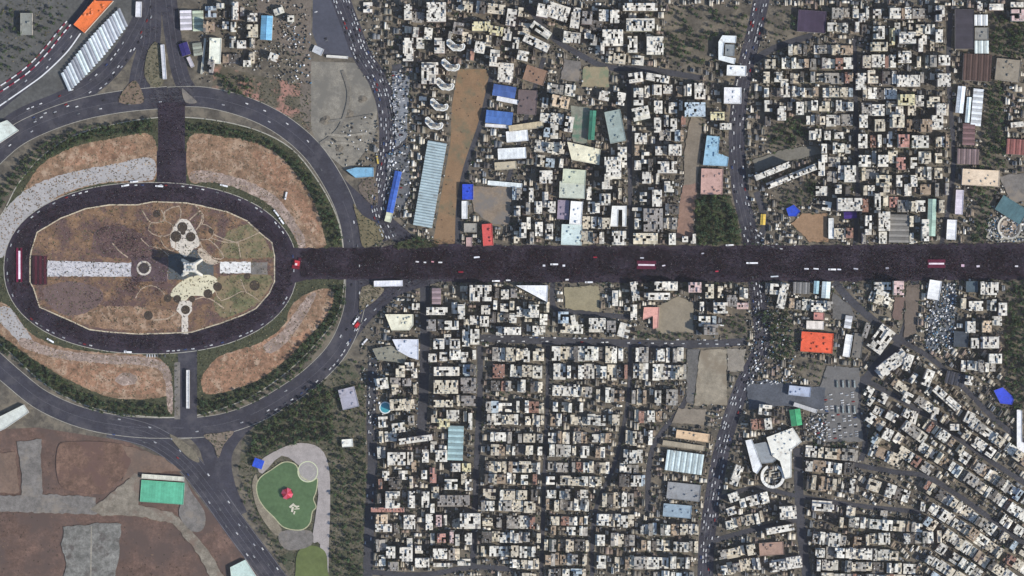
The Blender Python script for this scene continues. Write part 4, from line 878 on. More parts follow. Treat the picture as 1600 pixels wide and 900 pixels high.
for k, lst in buckets.items():
    lst.sort(key=lambda a: a[7])
    for i, a in enumerate(lst):
        ar = a[2] * a[3]; size = "large " if ar > 600 else ("small " if ar < 170 else "")
        pos = "" if len(lst) == 1 else ("nearest " if i == 0 else nth(i + 1) + " nearest ")
        kind = "flat-roofed block"
        a.append("%s%s %s %s of %s" % (pos, CNAME[a[5]], kind, a[6][1], a[6][0]))
for a in APTS:
    cx, cy, w, d, rot, cl = a[:6]
    r = random.Random(int(cx * 31 + cy * 7))
    h = r.uniform(8, 17) if w * d < 250 else r.uniform(11, 25)
    place_building("apartment_building", a[8], "building", "flat-roofed apartment buildings", cx, cy, w, d, rot, h, COLS[cl], r)

# ---- rows of terraced houses
ROWS = []     # (zone, x0, y0, x1, y1, depth)
def rowset(zone, txt):
    for q in txt.split(";"):
        v = list(map(float, q.split()))
        if len(v) == 4: ROWS.append((zone, v[0], v[2], v[1], v[2] + 1.5, v[3]))
        else: ROWS.append((zone, v[0], v[1], v[2], v[3], v[4]))
Z1, Z2, Z3, Z4, Z5, Z6, Z7, Z8, Z9 = ("quarter below the triangular white roof", "quarter below the sand lot", "quarter west of the banded roof", "quarter around the grey dome", "quarter below the depot yard", "quarter around the dark slanting roof", "quarter above the grey corrugated roof", "quarter above the plain white roof", "quarter east of the lake park")
rowset(Z1, "768 850 553 16;768 850 579 17;765 850 603 15;758 850 635 14;758 850 655 13;765 850 683 13;765 850 702 13;756 850 729 14;756 850 747 13;752 845 772 14;752 845 790 13;775 845 815 15;750 845 838 14;750 842 860 14;748 842 880 12;800 842 900 12")
rowset(Z2, "860 975 552 19;862 980 580 18;860 925 610 14;930 978 617 17;862 915 635 12;858 972 655 14;856 955 683 14;856 945 704 14;856 952 729 14;852 955 750 12;852 925 772 12;850 920 788 14;850 918 812 12;848 918 828 12;848 920 851 16;846 922 873 14;846 918 895 12")
rowset(Z3, "992 1072 553 19;988 1072 580 19;986 1068 620 18;978 1048 650 15;968 1024 683 17;956 1008 712 18;950 1008 731 12;950 1016 750 15;940 1012 780 20;930 990 812 16;930 992 842 16;930 1095 878 15;1000 1095 852 13;998 1098 826 14;1020 1095 900 12")
rowset(Z4, "1122 796 1200 776 13;1125 822 1195 806 13;1124 845 1192 832 14;1120 868 1182 856 13;1116 892 1190 878 14;1165 610 1200 616 14;1172 664 1205 660 13")
rowset(Z5, "1256 705 1340 712 14;1256 727 1338 734 15;1258 752 1335 760 17;1262 775 1372 786 14;1304 797 1398 806 14;1310 814 1440 824 13;1266 838 1345 848 16;1350 842 1470 838 14;1272 862 1408 868 14;1274 882 1430 888 13;1280 902 1440 905 12;1356 700 1412 722 15;1352 726 1412 742 14;1352 754 1425 778 17;1380 786 1445 792 12")
FILLS = [(Z6, [(1352, 590), (1400, 560), (1440, 560), (1470, 600), (1560, 665), (1610, 700), (1610, 760), (1470, 690), (1400, 690), (1352, 690)], 36, 22, 13), (Z6, [(1400, 690), (1470, 680), (1610, 770), (1610, 910), (1450, 910), (1445, 850), (1440, 790), (1410, 740)], 34, 23, 14),
         (Z6, [(1496, 440), (1570, 440), (1568, 590), (1500, 590), (1496, 540)], 2, 24, 14), (Z7, [(1345, 8), (1482, 8), (1482, 380), (1345, 380)], 0, 25, 15), (Z7, [(1192, 95), (1215, 76), (1280, 66), (1335, 70), (1335, 380), (1300, 380), (1296, 330), (1270, 300), (1270, 230), (1255, 195), (1192, 195)], 0, 22, 13),
         (Z7, [(1285, 8), (1345, 8), (1345, 70), (1290, 70)], 0, 23, 13), (Z8, [(840, 10), (1010, 10), (1010, 100), (930, 95), (860, 60)], 6, 24, 15), (Z8, [(986, 130), (1110, 130), (1100, 200), (1070, 290), (1060, 380), (990, 380)], 0, 23, 14),
         (Z8, [(800, 290), (975, 290), (975, 380), (800, 380)], 0, 23, 15), (Z8, [(835, 130), (905, 130), (900, 250), (830, 300)], 6, 23, 14), (Z8, [(640, 8), (840, 8), (820, 80), (760, 105), (640, 60)], 6, 25, 14),
         (Z9, [(590, 575), (655, 570), (655, 890), (586, 890)], -3, 24, 14), (Z9, [(672, 445), (745, 500), (742, 890), (668, 890)], 0, 24, 14), (Z1, [(752, 445), (860, 476), (860, 525), (752, 522)], 2, 20, 13),
         (Z2, [(870, 485), (1000, 500), (1000, 528), (870, 526)], 2, 18, 13), (Z3, [(1090, 445), (1172, 445), (1172, 528), (1090, 528)], 0, 22, 14), (Z5, [(1340, 445), (1400, 445), (1395, 500), (1350, 480)], 20, 20, 12),
         (Z5, [(1190, 445), (1300, 445), (1300, 500), (1215, 500)], 4, 22, 13), (Z7, [(1490, 8), (1590, 8), (1590, 30), (1490, 20)], 0, 22, 12), (Z7, [(1485, 270), (1500, 270), (1500, 380), (1485, 380)], 0, 22, 13), (Z8, [(310, 6), (400, 6), (400, 120), (325, 120)], 0, 24, 13)]
for zone, poly, ang, pitch, dep in FILLS:
    a = R(ang); ca, sa = math.cos(a), math.sin(a)
    us = [x * ca + y * sa for x, y in poly]; vs = [-x * sa + y * ca for x, y in poly]
    v = min(vs) + pitch * 0.55
    while v < max(vs) - pitch * 0.3:
        seg = []; u = min(us)
        while u < max(us):
            x, y = u * ca - v * sa, u * sa + v * ca
            if inside(poly, x, y): seg.append(u)
            u += 4
        if seg: ROWS.append((zone, seg[0] * ca - v * sa, seg[0] * sa + v * ca, seg[-1] * ca - v * sa, seg[-1] * sa + v * ca, dep))
        v += pitch
HOUSES = []
rowno = {}
for (zone, x0, y0, x1, y1, dep) in ROWS:
    L = math.hypot(x1 - x0, y1 - y0)
    if L < 8: continue
    rot = math.degrees(math.atan2(y1 - y0, x1 - x0)); ux, uy = (x1 - x0) / L, (y1 - y0) / L
    r = random.Random(int(x0 * 13 + y0 * 29)); s = r.uniform(0, 3); got = []; base_h = r.uniform(7, 12)
    while s < L - 4:
        w = r.choice([5.5, 6.5, 7, 8, 9, 10, 12, 15, 19]) * r.uniform(0.9, 1.1); w = min(w, L - s)
        if r.random() < 0.05: s += w * r.uniform(0.5, 0.9); continue                     # an open yard
        d = dep * r.uniform(1.0, 1.38); off = r.uniform(-1.2, 1.2); c = s + w / 2
        cx, cy = x0 + ux * c - uy * off, y0 + uy * c + ux * off
        if w > 4.5 and free(cx, cy, w * 0.96, d * 0.96, rot, 0.12):
            mark(rect_pts(cx, cy, w, d, rot), 5)
            got.append([cx, cy, w - 0.12, d, rot, base_h + r.choice([r.uniform(-3.5, 3.0), r.uniform(-3.5, 3.0), r.uniform(3, 8)])])
        s += w + (r.uniform(0.8, 2.4) if r.random() < 0.28 else 0.0)
    if got:
        rowno.setdefault(zone, []).append(got)
for zone, rows in rowno.items():
    rows.sort(key=lambda g: sum(b[1] for b in g) / len(g))
    for ri, g_ in enumerate(rows):
        for hi, b in enumerate(g_): HOUSES.append(b + [zone, ri + 1, hi + 1, len(g_)])
# low back buildings squeezed into what is left of each block
rr_ = random.Random(77); INFILL = []
for _ in range(40000):
    x, y = rr_.uniform(585, 1600), rr_.uniform(2, 898)
    if 380 < y < 444: continue
    w, d = rr_.choice([4, 5, 6, 7, 9, 12]), rr_.choice([4, 5, 7, 9, 11])
    ang = 0.0
    if x > 1345 and y > 540: ang = 34.0
    elif x > 1255 and y > 690: ang = 6.0
    if occ_at(x, y) == 0 and free(x, y, w + 0.8, d + 0.8, ang, 0.02):
        mark(rect_pts(x, y, w + 1, d + 1, ang), 6); INFILL.append((x, y, w, d, ang))
HOUSES.sort(key=lambda b: -b[2] * b[3])
def house_col(r):
    q = r.random()
    k = r.uniform(0.9, 1.04)
    def t(*v): return tuple(min(250, x * k) for x in v)
    if q < 0.40: return "white", t(239, 234, 220)
    if q < 0.66: return "cream", t(226, 214, 190)
    if q < 0.80: return "grey", t(176, 170, 160)
    if q < 0.88: return "dark grey", t(112, 106, 100)
    if q < 0.94: return "tan", t(178, 156, 132)
    if q < 0.98: return "rust-red", t(166, 126, 110)
    return "pale blue", t(186, 200, 208)
MV, MQ, MC = [], [], []; nv = 0
NIND = 300
for n, (cx, cy, w, d, rot, h, zone, ri, hi, cnt) in enumerate(HOUSES):
    r = random.Random(int(cx * 91 + cy * 37)); cname, rgb = house_col(r)
    if n < NIND:
        place_building("terraced_house", "%s-roofed house, %s from west in %s row, %s" % (cname, nth(hi), nth(ri), zone), "house", "terraced houses of the city quarters", cx, cy, w, d, rot, h, rgb, r)
        continue
    W, RO, TE, heads, eq = hf_building(w, d, h, r, A(*rgb), r.choice(WALLC))
    px, py = P(cx, cy); a = -R(rot); ca, sa = math.cos(a), math.sin(a)
    for m in [W, RO, TE, eq] + heads:
        if not m.v: continue
        k = len(m.v); vv = np.array(m.v)
        out = np.empty_like(vv); out[:, 0] = px + vv[:, 0] * ca - vv[:, 1] * sa; out[:, 1] = py + vv[:, 0] * sa + vv[:, 1] * ca; out[:, 2] = vv[:, 2]
        ff = []; cc = []
        for f, c in zip(m.f, m.c):
            if len(f) == 4: ff.append(f); cc.append(c)
            else:
                for i in range(1, len(f) - 1, 2): ff.append((f[0], f[i], f[i + 1], f[(i + 2)] if i + 2 < len(f) else f[0])); cc.append(c)
        ff = [f for f in ff]; 
        MV.append(out); MQ.append(np.array(ff) + nv); MC.append(np.array(cc)); nv += k
T_IN = [(150, 144, 130), (126, 120, 110), (108, 102, 94), (182, 172, 154), (206, 198, 182), (98, 92, 88), (140, 126, 110), (150, 132, 120), (124, 126, 128), (228, 222, 208), (214, 204, 184)]
for (x, y, w, d, ang) in INFILL:
    m = MB(); r = random.Random(int(x * 17 + y * 5)); px, py = P(x, y); h = r.uniform(2.8, 6.5); col = A(*r.choice(T_IN)); sp = r.uniform(0.35, 0.65)
    cut = -w/2 + w * sp; a = -R(ang); ca, sa = math.cos(a), math.sin(a)
    m.box(-w/2, -d/2, 0, cut - 0.03, d/2, h, r.choice(WALLC), col); m.box(cut + 0.03, -d/2, 0, w/2, d/2 - r.uniform(0, d * 0.4), h + r.uniform(-1.8, 2.2), r.choice(WALLC), tuple(np.array(col) * r.uniform(0.6, 1.2)))
    vv = np.array(m.v); out = np.empty_like(vv); out[:, 0] = px + vv[:, 0]*ca - vv[:, 1]*sa; out[:, 1] = py + vv[:, 0]*sa + vv[:, 1]*ca; out[:, 2] = vv[:, 2]
    MV.append(out); MQ.append(np.array(m.f) + nv); MC.append(np.minimum(np.array(m.c), 0.85)); nv += len(m.v)
print("infill", len(INFILL))
if MV:
    Q = np.concatenate(MQ); good = np.array([len(set(q)) == 4 for q in Q.tolist()]); Cc = np.concatenate(MC)
    o = obj("small_houses", quads_mesh("small_houses", np.concatenate(MV), Q[good], M_ROOF, Cc[good]))
    o["kind"] = "stuff"; o["label"] = "packed smaller flat-roofed houses filling the rows between the larger ones"; o["category"] = "houses"
print("houses", len(HOUSES), "apts", len(APTS))

# ---- clutter of the yards and lanes: lean-tos, tanks, walls, stacked goods, too many to count
def clutter(name, label, regions, mat, seed, tones, smin=0.8, smax=3.2, hmin=0.6, hmax=2.8, ok=(0,)):
    r = np.random.RandomState(seed); V = []; Q = []; Cl = []; n = 0
    for (poly, dens) in regions:
        rr = mask_poly(poly)
        if rr is None: continue
        x0, y0, x1, y1, ins = rr; cnt = int(ins.sum() * dens)
        ys, xs = np.nonzero(ins); idx = r.randint(0, len(xs), cnt)
        for i in idx:
            x, y = x0 + xs[i] + r.rand(), y0 + ys[i] + r.rand()
            if occ_at(x, y) not in ok: continue
            w, d, h = r.uniform(smin, smax), r.uniform(smin, smax), r.uniform(hmin, hmax); a = r.uniform(0, math.pi); ca, sa = math.cos(a), math.sin(a); px, py = P(x, y); z = gz(x, y) + 0.004
            for zz in (z, z + h):
                for (u, v) in ((-w/2, -d/2), (w/2, -d/2), (w/2, d/2), (-w/2, d/2)): V.append((px + u*ca - v*sa, py + u*sa + v*ca, zz))
            Q += [(n, n+1, n+5, n+4), (n+1, n+2, n+6, n+5), (n+2, n+3, n+7, n+6), (n+3, n, n+4, n+7), (n+4, n+5, n+6, n+7)]; n += 8
            c = tones[r.randint(len(tones))]; Cl += [c] * 5
    if not V: return
    o = obj(name, quads_mesh(name, np.array(V), np.array(Q), mat, np.array(Cl)))
    o["kind"] = "stuff"; o["label"] = label; o["category"] = "clutter"
CITY = [(560, 0), (1610, 0), (1610, 905), (560, 905)]
T_Y = [A(120, 114, 104), A(90, 88, 84), A(150, 146, 136), A(130, 122, 112), A(200, 198, 192), A(70, 62, 56), A(60, 58, 56), A(98, 104, 110), A(74, 80, 66), A(54, 60, 48)]
clutter("yard_clutter", "lean-tos, tanks and goods in the yards between the houses", [(CITY, 0.03), ([(310, 0), (480, 0), (480, 130), (310, 130)], 0.03)], M_ROOF, 5, T_Y)
clutter("site_clutter", "heaps and small sheds on the open lots", [([(440, 20), (486, 20), (486, 130), (430, 130)], 0.02), ([(1445, 442), (1495, 442), (1490, 548), (1445, 548)], 0.13), ([(1175, 470), (1235, 470), (1240, 600), (1170, 600)], 0.05),
   ([(612, 110), (645, 110), (640, 330), (606, 330)], 0.04), ([(1540, 335), (1612, 335), (1612, 378), (1540, 378)], 0.12), ([(500, 205), (590, 175), (580, 250), (540, 262)], 0.012), ([(575, 540), (655, 540), (655, 690), (575, 690)], 0.03),
   ([(1040, 755), (1095, 760), (1090, 800), (1035, 800)], 0.03), ([(1262, 655), (1292, 640), (1292, 690), (1250, 690)], 0.1)], M_ROOF, 6, T_Y + [A(236, 236, 236)] * 3 + [A(90, 130, 160)], ok=(0, 2, 3, 7))

# ================================================================== THE MONUMENT on the plaza
def monument():
    cx, cy = 300, 418; zb = gz(cx, cy)
    t = thing("monument_tower", "white marble tower with four spread feet on the oval plaza", "tower", (*P(cx, cy), zb))
    secs = [(0, 17, 14, 7.5, 9.0), (6, 14.8, 12.4, 7.5, 8.3), (13, 12.8, 10.8, 7.2, 7.8), (21, 11.6, 9.6, 7.2, 7.4), (30, 11, 8.6, 7.6, 7.0), (38, 10.2, 7.8, 8.2, 6.8), (43, 10.4, 7.6, 9.0, 6.8)]
    def outline(a, b, c, d):   # corner feet at (a, b), waist at c on the sides and d on the fronts
        q = []
        for sx, sy in ((1, 1), (-1, 1), (-1, -1), (1, -1)):
            k = 2.6 + (a - 10) * 0.12
            p1 = (sx * a, sy * (b - k)); p2 = (sx * a * 0.985, sy * b * 0.985); p3 = (sx * (a - k), sy * b)
            mid_y = (sx * c, sy * min(b - k, 3.2)); mid_x = (sx * min(a - k, 4.0), sy * d)
            seq = [mid_y, p1, p2, p3, mid_x]
            q += seq if sx * sy > 0 else seq[::-1]
        return q
    v = []; f = []; k = 20
    for z, a, b, c, d in secs: v += [(x, y, z) for x, y in outline(a, b, min(c, a), min(d, b))]
    for s in range(len(secs) - 1):
        for i in range(k):
            j = (i + 1) % k; f.append((s*k + i, s*k + j, (s+1)*k + j, (s+1)*k + i))
    mt = noise_mat("marble", A(214, 210, 200), 0.08, (0.1, 0.7))
    obj("shaft", mesh("shaft", v, f, mt), t)
    z, a, b, c, d = secs[-1]
    m = MB(); m.v = [(x, y, z) for x, y in outline(a, b, c, d)]; m.f = [tuple(range(k))]; m.c = [(.5,.5,.5)]
    obj("roof_deck", mesh("roof_deck", m.v, m.f, mt), t)
    for i, (x, y) in enumerate(((-6.5, 4), (-2.2, 4.6), (2.2, 4.6), (6.5, 4), (-6.5, -4), (-2.2, -4.6), (2.2, -4.6), (6.5, -4))):
        u = MB(); u.box(x - 1.5, y - 1.2, z + 0.003, x + 1.5, y + 1.2, z + 2.4, A(220, 220, 216)); u.build("battlement", M_ROOF, t)
    u = MB(); u.box(-3, -2, z + 0.003, 3, 2, z + 1.8, (0.1, 0.12, 0.12), (0.2, 0.24, 0.24)); u.build("skylight", M_ROOF, t)
    for s in (-1, 1):                                          # the great arch: flat panel, the opening's shade put into its dark colour
        u = MB()
        pts = [(-3.6, 0), (-3.6, 14), (-2.2, 18), (0, 20), (2.2, 18), (3.6, 14), (3.6, 0)]
        n = len(u.v); u.v += [(x, s * (9.2 - zz * 0.06), zz + 0.05) for x, zz in pts]; u.f.append(tuple(range(len(pts)))); u.c.append((0.05, 0.09, 0.09))
        u.build("arch_shade_panel", M_WALL, t)
monument()
def ribbon_wall(name, label, cat, pts, w, h, rgb, parts="segment"):
    cx, cy = pts[len(pts)//2]; t = thing(name, label, cat, (*P(cx, cy), gz(cx, cy))); bx, by = P(cx, cy)
    for i in range(len(pts) - 1):
        p, q = P(*pts[i]), P(*pts[i + 1]); L = math.hypot(q[0]-p[0], q[1]-p[1])
        m = MB(); m.obox((p[0]+q[0])/2 - bx, (p[1]+q[1])/2 - by, L * 0.98, w, 0, h, math.atan2(q[1]-p[1], q[0]-p[0]), A(*rgb)); m.build(parts, M_ROOF, t)
# banner, platform and floats among the crowd
def flatthing(name, label, cat, cx, cy, w, d, rot, z0, parts):
    t = thing(name, label, cat, (*P(cx, cy), gz(cx, cy)), -R(rot))
    for nm, x, y, pw, pd, za, zb, rgb in parts:
        m = MB(); m.box(x - pw/2, y - pd/2, za, x + pw/2, y + pd/2, zb, A(*rgb)); m.build(nm, M_ROOF, t)
flatthing("banner", "long upright red and white banner carried at the oval's west end", "banner", 30, 414, 9, 54, 0, 0, [("red_cloth", -2.6, 0, 3.4, 54, 1.9, 2.0, (120, 20, 62)), ("white_cloth", 0.6, 0, 3.2, 44, 1.95, 2.06, (244, 226, 236)), ("red_cloth", 3.6, 0, 2.8, 54, 1.9, 2.0, (112, 18, 56)), ("pole", 0, 27, 9, 0.5, 0, 2.2, (90, 80, 70)), ("pole", 0, -27, 9, 0.5, 0, 2.2, (90, 80, 70))])
flatthing("parade_float", "red float with white figure at the oval's east end", "float", 463, 413, 14, 18, 10, 0, [("platform", 0, 0, 12, 14, 0.4, 1.6, (124, 24, 44)), ("red_canopy", 1, 2, 8, 8, 1.6, 4.2, (206, 54, 66)), ("white_block", 0, 0, 3.4, 3.4, 4.2, 6.0, (246, 214, 214)), ("tail", 4, 7, 4, 8, 0.4, 2.0, (86, 30, 50))])
for k, (cx, cy, w, d, rot, lab) in enumerate([(1010, 414, 26, 2.6, 1, "long red and white banner on the avenue, midway"), (1463, 412, 24, 2.6, 0, "long red and white banner on the avenue near the east edge")]):
    flatthing("banner", lab, "banner", cx, cy, w, d, rot, 0, [("red_cloth", 0, 4, w * 1.15, 5, 1.8, 1.9, (96, 26, 54)), ("red_cloth", 0, -4, w * 1.15, 5, 1.8, 1.9, (96, 26, 54)), ("white_cloth", 0, 0, w, d, 1.9, 2.0, (242, 224, 232))])
# stage terraces at the west end of the promenade
t = thing("stage_steps", "dark maroon stepped stand at the promenade's west end", "stand", (*P(62, 422), gz(62, 422)))
for i in range(6):
    m = MB(); m.box(-11 + i * 3.6, -22, 0, -7.4 + i * 3.6 - 0.1, 22, 2.6 - i * 0.4, A(84, 34, 48) if i % 2 else A(56, 30, 40)); m.build("step", M_ROOF, t)

# lake things
t = thing("carousel", "pink and red umbrella-roofed carousel standing in the green lake", "carousel", (*P(449, 771), gz(449, 771)))
m = MB(); m.cyl(0, 0, 9, 0, 0.6, A(80, 60, 60), k=16); m.build("platform", M_ROOF, t)
for i in range(8):
    a0, a1 = 2*math.pi*i/8, 2*math.pi*(i+1)/8; m = MB(); n = 0; rr = 9.5 if i % 2 else 8.2
    m.v = [(rr*math.cos(a0), rr*math.sin(a0), 5), (rr*math.cos(a1), rr*math.sin(a1), 5), (0, 0, 9)]; m.f = [(0, 1, 2)]; m.c = [A(214, 90, 112) if i % 2 else A(190, 52, 66)]
    m.build("roof_panel", M_ROOF, t)
m = MB(); m.cyl(0, 0, 0.8, 0.6, 8.6, A(120, 40, 50), k=8); m.build("pole", M_ROOF, t)
t = thing("island_deck", "small pale broken-up deck beside the carousel in the lake", "deck", (*P(460, 794), gz(460, 794)))
for i, (x, y, L, w, a) in enumerate([(-4, 4, 9, 3, 40), (2, 3, 7, 3, -30), (-3, -2, 8, 3.4, 80), (4, -1, 8, 1.6, 5), (0, -7, 5, 2, 70), (6, 3, 3, 2, 0)]):
    m = MB(); m.obox(x, y, L, w, 0.2, 0.8 + 0.07 * i, R(a), A(214, 208, 184)); m.build("deck_board", M_ROOF, t)
# spoil heaps on the building site
for i, (x, y, rad, hh, lab) in enumerate([(508, 188, 9, 3.2, "dark spoil heap in the middle of the grey building site"), (566, 155, 7, 2.6, "small spoil heap at the building site's east side"), (545, 178, 8, 2.2, "flat spoil heap near the building site's centre"), (530, 232, 7, 2.4, "spoil heap at the building site's lower tip"), (560, 214, 6, 2.2, "spoil heap beside the vehicles on the building site")]):
    r = random.Random(i + 50); v = [(0, 0, hh)]; f = []; k = 14
    for ring, fr in enumerate((0.35, 0.7, 1.0)):
        for q in range(k):
            rr = rad * fr * r.uniform(0.8, 1.2); v.append((rr * math.cos(6.283*q/k), rr * 0.8 * math.sin(6.283*q/k), hh * (1 - fr) * r.uniform(0.6, 1.3)))
    for q in range(k): f.append((0, 1 + q, 1 + (q + 1) % k))
    for ring in range(2):
        for q in range(k): a0, a1 = 1 + ring*k + q, 1 + ring*k + (q+1) % k; f.append((a0, a0 + k, a1 + k, a1))
    obj("spoil_heap", mesh("spoil_heap", v, f, noise_mat("spoil", A(118, 110, 98), 0.3, (0.2, 0.9))), None, (*P(x, y), gz(x, y)), label=lab, category="heap", group="spoil heaps")
t = thing("round_pool", "turquoise round pool with white rim beside the colourful roofs", "pool", (*P(602, 637), 0.3))
m = MB(); m.cyl(0, 0, 9.5, 0, 0.9, A(224, 232, 232), k=24); m.build("rim", M_ROOF, t)
m = MB(); m.cyl(0, 0, 7.8, 0.9, 0.96, A(70, 158, 172), k=24); m.build("water", noise_mat("pool_water", A(70, 158, 172), 0.1, (0.2,), rough=0.1, spec=0.5), t)
mark(ell(602, 637, 11, 11, 16, 2), 5)
t = thing("round_arena", "round stone arena near the teal diagonal roof", "arena", (*P(1577, 355), gz(1577, 355)))
for i, (rr, h, c) in enumerate([(19, 3.5, (196, 190, 176)), (16, 2.4, (120, 112, 104)), (13, 1.2, (170, 156, 140))]):
    m = MB(); v0 = len(m.v); k = 28
    inner = rr - 3
    for q in range(k):
        a0, a1 = 2*math.pi*q/k, 2*math.pi*(q+1)/k
        m.quad((rr*math.cos(a0), rr*math.sin(a0), h), (rr*math.cos(a1), rr*math.sin(a1), h), (inner*math.cos(a1), inner*math.sin(a1), h - 0.8), (inner*math.cos(a0), inner*math.sin(a0), h - 0.8), A(*c))
        m.quad((rr*math.cos(a0), rr*math.sin(a0), 0), (rr*math.cos(a1), rr*math.sin(a1), 0), (rr*math.cos(a1), rr*math.sin(a1), h), (rr*math.cos(a0), rr*math.sin(a0), h), A(*c))
    m.build("tier", M_ROOF, t)
m = MB(); m.cyl(0, 0, 10, 0, 0.3, A(170, 152, 134), k=28); m.build("arena_floor", M_ROOF, t)
t = thing("round_court", "round white-walled court with dark stripes inside the white angular building", "court", (*P(1207, 744), gz(1207, 744)))
k = 28
for q in range(k):
    if 4 < q < 9: continue
    a0, a1 = 2*math.pi*q/k, 2*math.pi*(q+1)/k; m = MB()
    m.prism([(19*math.cos(a0), 19*math.sin(a0)), (19*math.cos(a1), 19*math.sin(a1)), (14.5*math.cos(a1), 14.5*math.sin(a1)), (14.5*math.cos(a0), 14.5*math.sin(a0))], 0, 6 + (q % 3) * 0.5, (0.5, 0.48, 0.45), A(236, 234, 226)); m.build("ring_wall", M_ROOF, t)
m = MB(); m.cyl(0, 0, 14.4, 0, 0.3, A(72, 72, 66), k=28); m.build("court_floor", M_ROOF, t)
for i in range(5):
    m = MB(); m.obox(0, -9 + i * 4.5, 2 * math.sqrt(max(1, 169 - (9 - i * 4.5) ** 2)), 1.5, 0.31, 1.6, R(12), A(196, 194, 184)); m.build("screen_wall", M_ROOF, t)
mark(ell(1207, 742, 22, 22, 20, 2), 5)

# ================================================================== TREES
def crown_arrays(seed, n=190):
    r = np.random.RandomState(seed)
    nb = r.randint(9, 14); cen = r.normal(size=(nb, 3)); cen /= np.linalg.norm(cen, axis=1)[:, None]; cen *= r.uniform(0.3, 0.72, (nb, 1)); cen[:, 2] = cen[:, 2] * 0.8 + 0.05
    rad = r.uniform(0.26, 0.46, nb); V = []; Cc = []
    tone = r.uniform(0.7, 1.3, nb)
    for i in range(n):
        b = r.randint(nb); d = r.normal(size=3); d /= np.linalg.norm(d); p = cen[b] + d * rad[b] * r.uniform(0.55, 1.08)
        u = np.cross(d, r.normal(size=3)); u /= np.linalg.norm(u); v = np.cross(d, u) + d * r.uniform(-0.5, 0.5); s = r.uniform(0.09, 0.17)
        V += [p - u * s, p + v * s * 0.7, p + u * s, p - v * s * 0.7]
        k = tone[b] * r.uniform(0.8, 1.25); Cc.append((0.047 * k * r.uniform(0.9, 1.2), 0.076 * k, 0.038 * k))
    return np.array(V), np.arange(n * 4).reshape(n, 4), np.array(Cc)
CROWN = [crown_arrays(100 + i) for i in range(7)]
TINTS = [(0.9, 0.95, 0.9), (1.25, 1.2, 1.0), (0.75, 0.85, 0.85), (1.5, 1.3, 1.0)]
CROWN_ME = [quads_mesh("crown", v, q, M_LEAF, c * np.array(tt)) for v, q, c in CROWN for tt in TINTS]
def trunk_mesh():
    m = MB(); m.cyl(0, 0, 0.09, -1.25, 0.1, (.1, .07, .05), k=6, r1=0.05)
    for a in (0.3, 2.4, 4.4):
        ca, sa = math.cos(a), math.sin(a)
        m.quad((0, 0, -0.2), (0.05 * sa, -0.05 * ca, -0.15), (0.5 * ca, 0.5 * sa, 0.35), (0.5 * ca, 0.5 * sa, 0.3), (.1, .07, .05))
        m.quad((0, 0, -0.2), (0, 0, -0.12), (0.5 * ca, 0.5 * sa, 0.36), (0.5 * ca, 0.5 * sa, 0.3), (.1, .07, .05))
    return mesh("trunk", m.v, m.f, M_BARK)
TRUNK_ME = trunk_mesh()
TREES = []   # x, y, r, label, group, priority
def tree_area(poly, spacing, rmin, rmax, label, group, ok=(0, 2), prio=1.0, seed=1, keep=1.0):
    r = random.Random(seed); xs = [p[0] for p in poly]; ys = [p[1] for p in poly]
    y = min(ys); row = 0; spacing *= 1.14
    while y < max(ys):
        x = min(xs) + (row % 2) * spacing / 2
        while x < max(xs):
            px, py = x + r.uniform(-.4, .4) * spacing, y + r.uniform(-.4, .4) * spacing
            if inside(poly, px, py) and occ_at(px, py) in ok and r.random() < keep: TREES.append((px, py, r.triangular(rmin * 0.6, rmax * 1.4, (rmin + rmax) / 2), label, group, prio * r.random()))
            x += spacing
        y += spacing * 0.87; row += 1
def belt(pts, w, sp, rmin, rmax, label, group, seed, keep=1.0, ok=(0, 2)): tree_area(ribbon(smooth(pts, 5), w), sp, rmin, rmax, label, group, ok, 1.0, seed, keep)
GB = "trees of the belts round the oval"
belt([(-12, 322), (12, 292), (40, 262), (90, 226), (150, 206), (242, 196)], 22, 5.6, 3.0, 4.4, "dark bushy tree in the belt north-west of the oval", GB, 1)
belt([(292, 204), (370, 210), (430, 236), (480, 282), (515, 345), (530, 384)], 20, 5.6, 3.0, 4.4, "dark bushy tree in the belt north-east of the oval", GB, 2)
belt([(-14, 522), (40, 564), (90, 600), (140, 628), (200, 641), (268, 641)], 20, 5.6, 3.0, 4.4, "dark bushy tree in the belt south-west of the oval", GB, 3)
belt([(314, 638), (380, 622), (440, 592), (482, 546), (520, 490), (532, 446)], 26, 5.6, 3.0, 4.4, "dark bushy tree in the belt south-east of the oval", GB, 4)
tree_area([(1086, 312), (1110, 300), (1140, 306), (1152, 340), (1158, 382), (1088, 382)], 6.2, 3.6, 5.2, "tree in the dense grove north of the avenue", "trees of the avenue grove", prio=1.3, seed=5)
tree_area([(1046, 14), (1165, 8), (1168, 60), (1124, 60), (1104, 86), (1100, 104), (1062, 104), (1034, 70)], 7.0, 3.4, 5.0, "tree in the grove above the white stepped building", "trees of the north grove", seed=6, keep=0.62)
tree_area([(1196, 10), (1244, 10), (1240, 55), (1205, 68)], 7.5, 2.6, 4.0, "tree between the cross street and the charcoal purple roof", "trees by the charcoal purple roof", seed=7, keep=0.7)
tree_area([(1546, 24), (1612, 36), (1612, 92), (1548, 82)], 6.4, 3.4, 5.0, "tree in the grove east of the tall charcoal roof", "trees of the north-east grove", seed=8)
tree_area([(1542, 128), (1566, 128), (1570, 262), (1532, 262)], 6.4, 3.2, 4.8, "tree in the belt east of the three white sheds", "trees of the shed belt", seed=9)
tree_area([(1512, 288), (1560, 286), (1548, 320), (1540, 384), (1510, 384), (1528, 330)], 6.2, 3.2, 4.8, "tree in the clump below the beige pink-edged slab", "trees below the beige slab", seed=10)
tree_area([(1572, 440), (1615, 440), (1615, 640), (1580, 640), (1568, 560)], 6.2, 3.2, 5.0, "tree in the east park above the blue roof", "trees of the east park", seed=11)
